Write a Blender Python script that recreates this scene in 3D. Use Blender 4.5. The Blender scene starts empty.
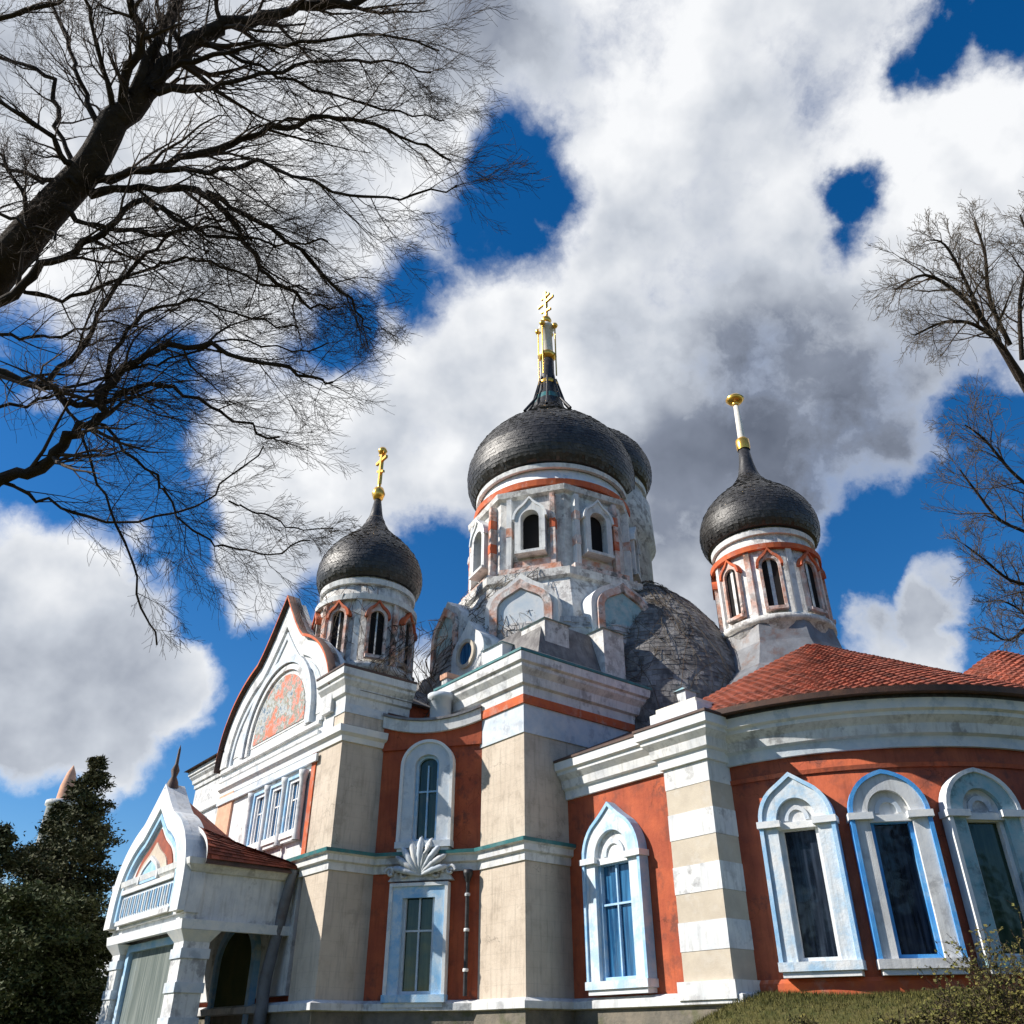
import bpy, math, random
from mathutils import Vector, Matrix
R_ = math.radians
sc = bpy.context.scene
COL = sc.collection

# ------------------------------------------------------------------ camera
TILT = 32.0
F = 850.0
cam_d = bpy.data.cameras.new('camera')
cam = bpy.data.objects.new('camera', cam_d); COL.objects.link(cam)
cam.location = (0, 0, 1.6)
cam.rotation_euler = (R_(90 + TILT), 0, 0)
cam_d.sensor_width = 36; cam_d.sensor_fit = 'HORIZONTAL'
cam_d.lens = 36 * F / 1024
cam_d.clip_start = 0.1; cam_d.clip_end = 5000
sc.camera = cam

def direction(x, y):
    a = (x - 512) / F; b = (512 - y) / F; t = R_(TILT)
    return Vector((a, math.cos(t) - b * math.sin(t), math.sin(t) + b * math.cos(t)))
def at(x, y, depth):
    return Vector((0, 0, 1.6)) + direction(x, y) * depth

# ------------------------------------------------------------------ light
SUN_AZ = -95.0   # compass style, 0 = +Y, negative = to the left
SUN_EL = 36.0
sv = Vector((math.sin(R_(SUN_AZ)) * math.cos(R_(SUN_EL)), math.cos(R_(SUN_AZ)) * math.cos(R_(SUN_EL)), math.sin(R_(SUN_EL))))
sd = bpy.data.lights.new('sun', 'SUN'); sun = bpy.data.objects.new('sun', sd); COL.objects.link(sun)
sd.energy = 5.0; sd.angle = R_(0.5); sd.color = (1.0, 0.94, 0.85)
sun.rotation_euler = sv.to_track_quat('Z', 'Y').to_euler()
sun.location = (-30, 0, 40)

sc.view_settings.view_transform = 'Standard'
sc.view_settings.look = 'None'
sc.view_settings.exposure = 0.48
sc.view_settings.gamma = 1.0

# ------------------------------------------------------------------ world : sky + clouds, laid out by direction
def build_world():
    w = bpy.data.worlds.new('World'); sc.world = w; w.use_nodes = True
    nt = w.node_tree; N = nt.nodes; L = nt.links; N.clear()
    def node(t, **k):
        n = N.new(t)
        for a, b in k.items(): setattr(n, a, b)
        return n
    def math_(op, a, b=None, c=None, clamp=False):
        n = node('ShaderNodeMath', operation=op, use_clamp=clamp)
        for i, v in enumerate((a, b, c)):
            if v is None: continue
            if isinstance(v, (int, float)): n.inputs[i].default_value = v
            else: L.new(v, n.inputs[i])
        return n.outputs[0]
    tc = node('ShaderNodeTexCoord')
    nrm = node('ShaderNodeVectorMath', operation='NORMALIZE'); L.new(tc.outputs['Generated'], nrm.inputs[0])
    P = nrm.outputs[0]
    # domain warp
    def noise(vec, scale, detail, rough=0.55, out='Fac'):
        n = node('ShaderNodeTexNoise'); n.inputs['Scale'].default_value = scale
        n.inputs['Detail'].default_value = detail; n.inputs['Roughness'].default_value = rough
        L.new(vec, n.inputs['Vector']); return n.outputs[out]
    wn = noise(P, 4.0, 9, 0.62, 'Color')
    sub = node('ShaderNodeVectorMath', operation='SUBTRACT'); L.new(wn, sub.inputs[0]); sub.inputs[1].default_value = (0.5, 0.5, 0.5)
    scl = node('ShaderNodeVectorMath', operation='SCALE'); L.new(sub.outputs[0], scl.inputs[0]); scl.inputs['Scale'].default_value = 0.17
    add = node('ShaderNodeVectorMath', operation='ADD'); L.new(P, add.inputs[0]); L.new(scl.outputs[0], add.inputs[1])
    PW = add.outputs[0]
    scl2 = node('ShaderNodeVectorMath', operation='SCALE'); L.new(sub.outputs[0], scl2.inputs[0]); scl2.inputs['Scale'].default_value = 0.10
    add2 = node('ShaderNodeVectorMath', operation='ADD'); L.new(P, add2.inputs[0]); L.new(scl2.outputs[0], add2.inputs[1])
    PS = add2.outputs[0]
    def field(blobs, vec, soft=1.85, op='MAXIMUM', gain=1.15):
        acc = None
        for (x, y, r, wgt) in blobs:
            c = direction(x, y).normalized()
            edge = direction(x + r, y).normalized()
            ang = math.acos(max(-1, min(1, c.dot(edge))))
            d = node('ShaderNodeVectorMath', operation='DISTANCE'); L.new(vec, d.inputs[0]); d.inputs[1].default_value = c
            m = node('ShaderNodeMapRange', interpolation_type='SMOOTHSTEP')
            L.new(d.outputs['Value'], m.inputs['Value'])
            m.inputs['From Min'].default_value = ang * 0.25; m.inputs['From Max'].default_value = ang * soft
            m.inputs['To Min'].default_value = wgt * gain; m.inputs['To Max'].default_value = 0
            acc = m.outputs[0] if acc is None else math_(op, acc, m.outputs[0])
        return acc
    gaps = [  # blue openings (x, y, radius, weight)
        (510, 160, 55, 1.35), (482, 225, 56, 1.3), (425, 278, 44, 1.1), (352, 322, 50, 1.2), (392, 298, 34, .8),
        (955, 48, 42, 1.2), (1010, 35, 48, 1.3), (915, 66, 26, .9), (872, 190, 30, 1.1), (866, 225, 26, 1.0), (700, 345, 1, 0),
        (20, 350, 55, 1.1), (60, 450, 75, 1.3), (140, 430, 70, 1.3), (150, 350, 50, 1.0), (170, 520, 70, 1.3), (120, 500, 60, 1.0), (200, 600, 55, 1.3), (240, 650, 60, 1.3),
        (235, 735, 75, 1.5), (190, 790, 60, 1.3), (290, 690, 70, 1.3), (40, 850, 75, 1.4), (-20, 840, 70, 1.3), (130, 850, 70, 1.3), (300, 620, 45, 1.0), (100, 700, 1, 0), (320, 600, 30, .7),
        (436, 565, 42, 1.4), (445, 610, 55, 1.2), (605, 318, 12, .3),
        (860, 600, 75, 1.5), (905, 540, 65, 1.4), (950, 510, 55, 1.3), (1000, 560, 90, 1.4), (1010, 650, 90, 1.5), (985, 415, 52, 1.3), (1040, 430, 60, 1.3), (1000, 490, 60, 1.3), (825, 650, 50, 1.4), (900, 680, 70, 1.0),
        (1100, 520, 90, 1.3), (-80, 500, 90, 1.2), (-60, 640, 50, .2),
    ]
    clouds = [  # clouds lying inside the openings
        (878, 628, 42, 1.5), (925, 625, 36, 1.3), (948, 598, 30, 1.1), (962, 575, 24, .8), (905, 660, 48, 1.1),
        (30, 640, 85, 1.6), (90, 700, 80, 1.5), (170, 680, 50, 1.5), (120, 640, 48, 1.0), (20, 570, 45, 1.1), (-60, 640, 120, 1.5), (40, 750, 60, .9), (160, 600, 30, .0),
        (130, 775, 26, .9), (110, 800, 26, .8), (250, 575, 45, 1.1), (265, 520, 50, .8), (215, 440, 35, .5), (120, 520, 18, .7), (145, 555, 16, .6), (340, 470, 60, .7), (60, 400, 22, .5),
        (20, 340, 20, .5),
    ]
    g = field(gaps, PW); c = field(clouds, PW)
    g = math_('MINIMUM', g, 1.5)
    c = math_('MINIMUM', c, 1.9)
    n1 = noise(P, 6.5, 10, 0.56)
    lo = noise(P, 1.3, 2, 0.5)
    n3 = noise(PW, 17.0, 8, 0.62)
    cov = math_('SUBTRACT', 1.10, g)
    cov = math_('ADD', cov, math_('MULTIPLY', math_('SUBTRACT', n3, 0.5), 1.1))
    cov = math_('ADD', cov, c)
    cov = math_('ADD', cov, math_('MULTIPLY', math_('SUBTRACT', n1, 0.5), 2.3))
    cov = math_('ADD', cov, math_('MULTIPLY', math_('SUBTRACT', lo, 0.5), 0.5))
    dc = node('ShaderNodeVectorMath', operation='DISTANCE'); L.new(P, dc.inputs[0]); dc.inputs[1].default_value = direction(512, 512).normalized()
    far = node('ShaderNodeMapRange', interpolation_type='SMOOTHSTEP'); L.new(dc.outputs['Value'], far.inputs['Value'])
    far.inputs['From Min'].default_value = 0.70; far.inputs['From Max'].default_value = 1.05; far.inputs['To Max'].default_value = 1.0
    cov = math_('SUBTRACT', cov, far.outputs[0])
    mr = node('ShaderNodeMapRange', interpolation_type='SMOOTHSTEP'); L.new(cov, mr.inputs['Value'])
    mr.inputs['From Min'].default_value = 0.0; mr.inputs['From Max'].default_value = 1.05
    mask = mr.outputs[0]
    # cloud brightness: side of each billow towards the sun is lighter
    off = node('ShaderNodeVectorMath', operation='ADD'); L.new(P, off.inputs[0]); off.inputs[1].default_value = Vector((-0.045, -0.004, 0.035))
    n2 = noise(off.outputs[0], 6.5, 10, 0.56)
    n4 = noise(P, 5.0, 5, 0.5); n5 = noise(off.outputs[0], 5.0, 5, 0.5)
    emb = math_('ADD', math_('MULTIPLY', math_('SUBTRACT', n1, n2), .32), math_('MULTIPLY', math_('SUBTRACT', n4, n5), 1.3))
    dark = [
        (860, 480, 180, .32), (860, 500, 100, .24), (740, 470, 130, .26), (690, 400, 90, .14), (820, 380, 110, .10), (930, 430, 70, .14), (640, 480, 60, .12),
        (840, 120, 110, .04), (700, 210, 110, .04), (740, 60, 90, .05), (480, 25, 80, .22), (560, 50, 60, .08), (440, -20, 90, .25),
        (900, 320, 90, .06), (60, 680, 110, .16), (10, 610, 70, .12), (110, 745, 60, .10), (410, 500, 90, .12), (430, 430, 60, .06),
        (770, 290, 90, .14), (150, 150, 200, .10), (60, 250, 120, .10), (300, 200, 90, .06), (670, 540, 60, .12), (780, 20, 80, .08),
    ]
    dk = math_('ADD', math_('MINIMUM', field(dark, PS, 2.0, 'ADD', 1.0), 0.80), 0.05)
    dk = math_('SUBTRACT', dk, emb)
    dk = math_('ADD', dk, math_('MULTIPLY', math_('SUBTRACT', lo, 0.5), 0.25))
    # thin rims stay bright
    dk = math_('ADD', dk, math_('MULTIPLY', math_('SUBTRACT', 0.5, n3), 0.08))
    rim = node('ShaderNodeMapRange'); L.new(cov, rim.inputs['Value']); rim.inputs['From Min'].default_value = 0.3; rim.inputs['From Max'].default_value = 1.1
    dk = math_('MULTIPLY', dk, rim.outputs[0], clamp=True)
    ramp = node('ShaderNodeValToRGB'); L.new(dk, ramp.inputs[0])
    e = ramp.color_ramp.elements
    e[0].position = 0.0; e[0].color = (6.8, 6.9, 7.05, 1)
    e[1].position = 1.0; e[1].color = (.8, .95, 1.3, 1)
    m1 = e.new(0.28); m1.color = (4.2, 4.5, 5.0, 1)
    m2 = e.new(0.6); m2.color = (1.75, 2.0, 2.55, 1)
    sky = node('ShaderNodeTexSky'); sky.sky_type = 'NISHITA'; sky.sun_disc = False
    sky.sun_elevation = R_(SUN_EL); sky.sun_rotation = R_(SUN_AZ)
    sky.air_density = 1.0; sky.dust_density = 0.2; sky.ozone_density = 3.0
    gm = node('ShaderNodeGamma'); L.new(sky.outputs[0], gm.inputs[0]); gm.inputs[1].default_value = 1.0
    hs = node('ShaderNodeHueSaturation'); L.new(gm.outputs[0], hs.inputs['Color']); hs.inputs['Saturation'].default_value = 1.38; hs.inputs['Value'].default_value = 0.92
    hs.inputs['Hue'].default_value = 0.505
    mx = node('ShaderNodeMix', data_type='RGBA'); L.new(mask, mx.inputs['Factor'])
    L.new(hs.outputs[0], mx.inputs['A']); L.new(ramp.outputs[0], mx.inputs['B'])
    bg = node('ShaderNodeBackground'); L.new(mx.outputs['Result'], bg.inputs[0]); bg.inputs[1].default_value = 0.1
    out = node('ShaderNodeOutputWorld'); L.new(bg.outputs[0], out.inputs[0])
    w.cycles.sampling_method = 'MANUAL'; w.cycles.sample_map_resolution = 512
build_world()

# ------------------------------------------------------------------ materials
MATS = {}
def mat(name, col, col2=None, scale=3.0, rough=0.85, stain=None, stain_amt=0.5, bump=0.3, bscale=30.0, streak=False,
        metal=0.0, island=0.0, spec=0.3, stain_scale=1.6, thr=(0.52, 0.62), cracks=0.0, course=0.0):
    m = bpy.data.materials.new(name); m.use_nodes = True
    nt = m.node_tree; N = nt.nodes; L = nt.links
    b = N['Principled BSDF']
    b.inputs['Roughness'].default_value = rough; b.inputs['Metallic'].default_value = metal
    b.inputs['Specular IOR Level'].default_value = spec
    tc = N.new('ShaderNodeTexCoord'); V = tc.outputs['Object']
    def noise(vec, s, d=6, r=0.6):
        n = N.new('ShaderNodeTexNoise'); n.inputs['Scale'].default_value = s; n.inputs['Detail'].default_value = d
        n.inputs['Roughness'].default_value = r; L.new(vec, n.inputs['Vector']); return n.outputs['Fac']
    def mix(f, a, bb):
        x = N.new('ShaderNodeMix'); x.data_type = 'RGBA'
        if isinstance(f, float): x.inputs['Factor'].default_value = f
        else: L.new(f, x.inputs['Factor'])
        for k, v in (('A', a), ('B', bb)):
            if isinstance(v, tuple): x.inputs[k].default_value = v + (1,)
            else: L.new(v, x.inputs[k])
        return x.outputs['Result']
    def rng(v, a, c, lo=0.0, hi=1.0):
        r = N.new('ShaderNodeMapRange'); L.new(v, r.inputs['Value'])
        r.inputs['From Min'].default_value = a; r.inputs['From Max'].default_value = c
        r.inputs['To Min'].default_value = lo; r.inputs['To Max'].default_value = hi
        return r.outputs[0]
    if col2 is None: col2 = tuple(c * 0.78 for c in col)
    c = mix(rng(noise(V, scale), 0.35, 0.65), col, col2)
    if streak:
        mp = N.new('ShaderNodeMapping'); mp.inputs['Scale'].default_value = (7, 7, 0.6); L.new(V, mp.inputs['Vector'])
        sv_ = rng(noise(mp.outputs[0], 1.0, 5, 0.65), 0.50, 0.72, 0.0, 0.55)
        c = mix(sv_, c, tuple(x * 0.45 for x in col))
    if stain:
        s = rng(noise(V, stain_scale, 9, 0.68), thr[0], thr[1], 0.0, stain_amt)
        pm_ = N.new('ShaderNodeMath'); pm_.operation = 'MULTIPLY'; L.new(s, pm_.inputs[0]); L.new(rng(noise(V, .42, 3), .40, .58, .22, 1.0), pm_.inputs[1]); s = pm_.outputs[0]
        c = mix(s, c, stain)
    if cracks:
        vo = N.new('ShaderNodeTexVoronoi'); vo.feature = 'DISTANCE_TO_EDGE'; vo.inputs['Scale'].default_value = .55
        wc = N.new('ShaderNodeTexNoise'); wc.inputs['Scale'].default_value = 2.2; wc.inputs['Detail'].default_value = 8; L.new(V, wc.inputs['Vector'])
        wa = N.new('ShaderNodeVectorMath'); wa.operation = 'MULTIPLY_ADD'; L.new(wc.outputs['Color'], wa.inputs[0]); wa.inputs[1].default_value = (1.1, 1.1, 1.1); L.new(V, wa.inputs[2]); L.new(wa.outputs[0], vo.inputs['Vector'])
        cr = rng(vo.outputs['Distance'], 0.002, 0.010, 1.0, 0.0)
        mk = rng(noise(V, .45, 3), .50, .58)
        mm_ = N.new('ShaderNodeMath'); mm_.operation = 'MULTIPLY'; L.new(cr, mm_.inputs[0]); L.new(mk, mm_.inputs[1])
        m2_ = N.new('ShaderNodeMath'); m2_.operation = 'MULTIPLY'; L.new(mm_.outputs[0], m2_.inputs[0]); m2_.inputs[1].default_value = cracks
        c = mix(m2_.outputs[0], c, tuple(x * .22 for x in col))
    if course:
        sx = N.new('ShaderNodeSeparateXYZ'); L.new(V, sx.inputs[0])
        dv = N.new('ShaderNodeMath'); dv.operation = 'MULTIPLY_ADD'; L.new(sx.outputs[2], dv.inputs[0]); dv.inputs[1].default_value = 2.2; L.new(rng(noise(V, .8, 2), 0, 1, 0, .12), dv.inputs[2])
        fr_ = N.new('ShaderNodeMath'); fr_.operation = 'FRACT'; L.new(dv.outputs[0], fr_.inputs[0])
        c = mix(rng(fr_.outputs[0], 0.0, 0.05, course, 0.0), c, tuple(x * .4 for x in col))
    if island:
        gi = N.new('ShaderNodeNewGeometry')
        hv = N.new('ShaderNodeHueSaturation'); L.new(c, hv.inputs['Color'])
        L.new(rng(gi.outputs['Random Per Island'], 0, 1, 1 - island, 1 + island), hv.inputs['Value'])
        c = hv.outputs[0]
    L.new(c, b.inputs['Base Color'])
    if bump:
        bp = N.new('ShaderNodeBump'); bp.inputs['Strength'].default_value = bump; bp.inputs['Distance'].default_value = 0.03
        L.new(noise(V, bscale, 5, 0.65), bp.inputs['Height']); L.new(bp.outputs[0], b.inputs['Normal'])
    MATS[name] = m
    return m

GR = (0.10, 0.095, 0.09)
mat('terracotta', (0.50, 0.118, 0.05), (0.34, 0.075, 0.038), 1.1, stain=(0.12, 0.05, 0.04), stain_amt=.75, streak=True, bump=.5, bscale=9, cracks=.6)
mat('orange_paint', (0.62, 0.14, 0.045), (0.45, 0.10, 0.05), 2, stain=(0.5, 0.42, 0.36), stain_amt=.5)
mat('cream', (0.60, 0.515, 0.42), (0.50, 0.42, 0.335), .8, stain=(0.30, 0.25, 0.20), stain_amt=.45, streak=True, bump=.5, bscale=9, cracks=.55, course=.28)
mat('cream_band', (0.55, 0.485, 0.39), (0.47, 0.41, 0.33), 2.0, stain=(0.62, 0.60, 0.56), stain_amt=.4, bump=.35)
mat('white', (0.76, 0.755, 0.73), (0.58, 0.60, 0.62), 1.5, stain=(0.24, 0.235, 0.24), stain_amt=.75, streak=True, bump=.3)
mat('white_clean', (0.80, 0.79, 0.76), (0.66, 0.69, 0.72), 2.0, stain=(0.33, 0.42, 0.50), stain_amt=.6, bump=.25)
mat('peeling', (0.74, 0.73, 0.70), (0.52, 0.50, 0.48), 2.5, stain=(0.20, 0.18, 0.17), stain_amt=.7, streak=True, bump=.9, bscale=10, stain_scale=2.6, thr=(.50, .57))
mat('peeling_grey', (0.50, 0.49, 0.48), (0.34, 0.33, 0.325), 1.4, stain=(0.12, 0.11, 0.105), stain_amt=.7, streak=True, bump=1.0, bscale=12, stain_scale=2.2, thr=(.49, .62), island=.16)
mat('peeling_color', (0.68, 0.66, 0.64), (0.55, 0.24, 0.15), 1.7, stain=(0.12, 0.11, 0.10), stain_amt=.9, bump=1.0, bscale=9, stain_scale=2.2, thr=(.50, .56))
mat('blue_frieze', (0.50, 0.57, 0.64), (0.64, 0.66, 0.68), 2.5, stain=(0.28, 0.33, 0.40), stain_amt=.6, bump=.3)
mat('light_blue', (0.22, 0.46, 0.72), (0.42, 0.60, 0.76), 2.2, stain=(0.66, 0.72, 0.76), stain_amt=.8, bump=.4, thr=(.48, .6), rough=.6)
mat('blue', (0.045, 0.26, 0.66), (0.10, 0.36, 0.70), 2, stain=(0.5, 0.62, 0.72), stain_amt=.6, bump=.3, rough=.55)
mat('white_blue', (0.72, 0.73, 0.73), (0.46, 0.60, 0.72), 1.6, stain=(0.30, 0.50, 0.70), stain_amt=.7, bump=.5, bscale=12, streak=True, thr=(.50, .60))
mat('teal', (0.03, 0.20, 0.21), (0.05, 0.13, 0.14), 3, stain=(0.2, 0.3, 0.3), stain_amt=.4, rough=.5)
mat('teal_pale', (0.22, 0.42, 0.48), (0.40, 0.50, 0.52), 3, stain=(0.08, 0.12, 0.13), stain_amt=.8, rough=.6)
mat('dark_shingle', (0.022, 0.020, 0.019), (0.034, 0.032, 0.031), 5, stain=(0.10, 0.097, 0.092), stain_amt=.6, bump=.45, bscale=26, rough=.42, stain_scale=1.1, thr=(.53, .66), spec=.5, island=.45)
mat('grey_shingle', (0.15, 0.14, 0.14), (0.26, 0.25, 0.24), 1.5, stain=(0.04, 0.036, 0.036), stain_amt=.75, bump=1.0, bscale=22, rough=.8, stain_scale=1.3, thr=(.46, .64), island=.35, streak=True)
mat('old_metal', (0.20, 0.21, 0.23), (0.12, 0.12, 0.13), 1.4, stain=(0.14, 0.07, 0.045), stain_amt=.7, bump=.6, bscale=7, rough=.5, spec=.5)
mat('brown_metal', (0.11, 0.06, 0.045), (0.06, 0.04, 0.035), 2, stain=(0.2, 0.1, 0.06), stain_amt=.4, rough=.6)
mat('rust_tile', (0.34, 0.085, 0.045), (0.20, 0.06, 0.04), 2.0, stain=(0.09, 0.05, 0.04), stain_amt=.6, bump=.4, island=.38, rough=.75)
mat('gold', (0.95, 0.58, 0.12), (0.80, 0.42, 0.08), 6, rough=.28, metal=.85, bump=.15)
mat('ivory', (0.78, 0.74, 0.66), None, 5)
mat('black_iron', (0.02, 0.02, 0.022), (0.05, 0.05, 0.055), 6, rough=.45)
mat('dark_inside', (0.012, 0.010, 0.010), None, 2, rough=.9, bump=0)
mat('stone', (0.22, 0.19, 0.15), (0.13, 0.12, 0.10), 2, stain=(0.09, 0.10, 0.04), stain_amt=.7, bump=1, bscale=8)
mat('grass', (0.060, 0.068, 0.016), (0.12, 0.105, 0.032), 1.8, stain=(0.15, 0.12, 0.045), stain_amt=.7, bump=1.0, bscale=25, rough=1, stain_scale=4)
mat('bark', (0.024, 0.017, 0.013), (0.05, 0.036, 0.026), 6, stain=(0.07, 0.055, 0.035), stain_amt=.4, bump=1, bscale=16, rough=.95)
mat('twig', (0.05, 0.034, 0.026), (0.08, 0.055, 0.04), 3, rough=.9, bump=0)
mat('twig_pale', (0.12, 0.095, 0.065), (0.09, 0.07, 0.05), 3, rough=.9, bump=0)
mat('needle', (0.035, 0.048, 0.016), (0.075, 0.070, 0.026), 1.2, rough=.8, bump=0, island=.4)
mat('leaf_dark', (0.035, 0.052, 0.014), (0.075, 0.08, 0.024), 1.0, rough=.75, bump=0, island=.4)
mat('bud', (0.15, 0.125, 0.03), (0.085, 0.09, 0.02), 2, rough=.8, bump=0, island=.4)
mat('peach', (0.75, 0.42, 0.28), None, 3)
mat('curtain', (0.035, 0.05, 0.075), (0.014, 0.018, 0.028), 1, bump=.2, rough=.9, streak=True)

def glass_mat(name, col, rough=0.06, tint2=None):
    m = bpy.data.materials.new(name); m.use_nodes = True
    nt = m.node_tree; N = nt.nodes; L = nt.links; b = N['Principled BSDF']
    tc = N.new('ShaderNodeTexCoord'); mp = N.new('ShaderNodeMapping'); mp.inputs['Scale'].default_value = (9, 9, 0.5)
    L.new(tc.outputs['Object'], mp.inputs['Vector'])
    n = N.new('ShaderNodeTexNoise'); n.inputs['Scale'].default_value = 1; n.inputs['Detail'].default_value = 5; L.new(mp.outputs[0], n.inputs['Vector'])
    r = N.new('ShaderNodeValToRGB'); L.new(n.outputs['Fac'], r.inputs[0])
    r.color_ramp.elements[0].position = .42; r.color_ramp.elements[0].color = col + (1,)
    t2 = tint2 or tuple(min(1, c * 3 + .02) for c in col)
    r.color_ramp.elements[1].position = .72; r.color_ramp.elements[1].color = t2 + (1,)
    L.new(r.outputs[0], b.inputs['Base Color'])
    b.inputs['Roughness'].default_value = rough; b.inputs['Specular IOR Level'].default_value = 0.5
    nb = N.new('ShaderNodeTexNoise'); nb.inputs['Scale'].default_value = 1.3; L.new(tc.outputs['Object'], nb.inputs['Vector'])
    bp = N.new('ShaderNodeBump'); bp.inputs['Strength'].default_value = .25; bp.inputs['Distance'].default_value = .05
    L.new(nb.outputs['Fac'], bp.inputs['Height']); L.new(bp.outputs[0], b.inputs['Normal'])
    MATS[name] = m
glass_mat('glass_dark', (0.006, 0.010, 0.018))
glass_mat('glass_blue', (0.010, 0.055, 0.14), tint2=(0.05, 0.20, 0.38))
glass_mat('glass_green', (0.012, 0.035, 0.022), tint2=(0.05, 0.08, 0.05))
glass_mat('glass_grey', (0.16, 0.19, 0.18), 0.12, tint2=(0.30, 0.33, 0.31))
glass_mat('glass_pale', (0.22, 0.26, 0.24), 0.15)

def mosaic():
    m = bpy.data.materials.new('mosaic'); m.use_nodes = True
    nt = m.node_tree; N = nt.nodes; L = nt.links; b = N['Principled BSDF']
    tc = N.new('ShaderNodeTexCoord')
    v = N.new('ShaderNodeTexNoise'); v.inputs['Scale'].default_value = 1.5; v.inputs['Detail'].default_value = 7; v.inputs['Roughness'].default_value = .7
    L.new(tc.outputs['Object'], v.inputs['Vector'])
    r = N.new('ShaderNodeValToRGB'); L.new(v.outputs['Fac'], r.inputs[0]); el = r.color_ramp.elements
    el[0].position = .36; el[0].color = (0.08, 0.14, 0.20, 1); el[1].position = .66; el[1].color = (0.65, 0.16, 0.06, 1)
    for p, c in ((.44, (.5, .5, .48, 1)), (.49, (.14, .16, .09, 1)), (.53, (.55, .32, .28, 1)), (.58, (.60, .15, .06, 1))):
        q = el.new(p); q.color = c
    L.new(r.outputs[0], b.inputs['Base Color']); b.inputs['Roughness'].default_value = .5
    MATS['mosaic'] = m
mosaic()

# ------------------------------------------------------------------ mesh builder
class MB:
    def __init__(s): s.v = []; s.f = []; s.m = []; s.mats = []; s.smooth = []
    def mi(s, name):
        if name not in s.mats: s.mats.append(name)
        return s.mats.index(name)
    def face(s, idx, m, sm=False): s.f.append(tuple(idx)); s.m.append(s.mi(m)); s.smooth.append(sm)
    def add(s, pts): 
        b = len(s.v); s.v += [tuple(p) for p in pts]; return b
    def box(s, x0, x1, y0, y1, z0, z1, m):
        b = s.add([(x0, y0, z0), (x1, y0, z0), (x1, y1, z0), (x0, y1, z0), (x0, y0, z1), (x1, y0, z1), (x1, y1, z1), (x0, y1, z1)])
        for q in ((0, 3, 2, 1), (4, 5, 6, 7), (0, 1, 5, 4), (1, 2, 6, 5), (2, 3, 7, 6), (3, 0, 4, 7)): s.face([b + i for i in q], m)
    def prism(s, base, z0, z1, m, mtop=None, top=None):
        n = len(base); top = top or base
        b = s.add([(x, y, z0) for x, y in base] + [(x, y, z1) for x, y in top])
        for i in range(n):
            j = (i + 1) % n; s.face((b + i, b + j, b + n + j, b + n + i), m)
        s.face([b + n + i for i in range(n)], mtop or m); s.face([b + n - 1 - i for i in range(n)], m)
    def slab(s, fr, pts, d0, d1, m, mside=None):   # polygon in (s,z) of a wall frame, from depth d0 to d1
        n = len(pts)
        b = s.add([fr(p[0], d0, p[1]) for p in pts] + [fr(p[0], d1, p[1]) for p in pts])
        for i in range(n):
            j = (i + 1) % n; s.face((b + i, b + j, b + n + j, b + n + i), mside or m)
        s.face([b + n + i for i in range(n)], m); s.face([b + n - 1 - i for i in range(n)], m)
    def band(s, fr, inner, outer, d0, d1, m):       # strip between two open outlines
        n = len(inner)
        b = s.add([fr(p[0], d, p[1]) for d in (d0, d1) for o in (inner, outer) for p in o])
        I0, O0, I1, O1 = b, b + n, b + 2 * n, b + 3 * n
        for i in range(n - 1):
            s.face((I1 + i, I1 + i + 1, O1 + i + 1, O1 + i), m)
            s.face((O0 + i, O0 + i + 1, O1 + i + 1, O1 + i), m)
            s.face((I0 + i, I0 + i + 1, I1 + i + 1, I1 + i), m)
        for i in (0, n - 1): s.face((I0 + i, O0 + i, O1 + i, I1 + i), m)
    def sbox(s, fr, s0, s1, d0, d1, z0, z1, m):
        s.slab(fr, [(s0, z0), (s1, z0), (s1, z1), (s0, z1)], d0, d1, m)
    def sweep(s, path, prof, m, closed=False, cap=True, smooth=False):
        # path (x,y) list, outward = right of travel; prof = [(out,z[,mat])...]
        n = len(path); offs = []
        for i in range(n):
            def nv(a, b_):
                d = Vector((b_[0] - a[0], b_[1] - a[1])); d.normalize(); return Vector((d.y, -d.x))
            if closed or 0 < i < n - 1:
                n0 = nv(path[i - 1], path[i]); n1 = nv(path[i], path[(i + 1) % n])
                k = n0 + n1; k = k / max(0.3, k.dot(n0)) if k.length > 1e-6 else n0
            elif i == 0: k = nv(path[0], path[1])
            else: k = nv(path[-2], path[-1])
            offs.append(k)
        P = len(prof)
        b = s.add([(path[i][0] + offs[i].x * p[0], path[i][1] + offs[i].y * p[0], p[1]) for i in range(n) for p in prof])
        for i in range(n if closed else n - 1):
            j = (i + 1) % n
            for k in range(P - 1):
                mm = prof[k][2] if len(prof[k]) > 2 else m
                s.face((b + i * P + k, b + j * P + k, b + j * P + k + 1, b + i * P + k + 1), mm, smooth)
        if cap and not closed:
            s.face([b + k for k in range(P)], m); s.face([b + (n - 1) * P + k for k in range(P - 1, -1, -1)], m)
    def lathe(s, cx, cy, prof, m, n=48, smooth=True, a0=0.0, ribs=0.0, nr=0):
        P = len(prof)
        pts = []
        for i in range(n):
            a = a0 + 2 * math.pi * i / n
            for p in prof:
                r = p[0] * (1 + (ribs * abs(math.sin(a * nr / 2)) if nr else 0))
                pts.append((cx + r * math.cos(a), cy + r * math.sin(a), p[1]))
        b = s.add(pts)
        for i in range(n):
            j = (i + 1) % n
            for k in range(P - 1):
                mm = prof[k][2] if len(prof[k]) > 2 else m
                s.face((b + i * P + k, b + j * P + k, b + j * P + k + 1, b + i * P + k + 1), mm, smooth)
        if prof[-1][0] > 1e-4: s.face([b + i * P + P - 1 for i in range(n)], m)
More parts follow.
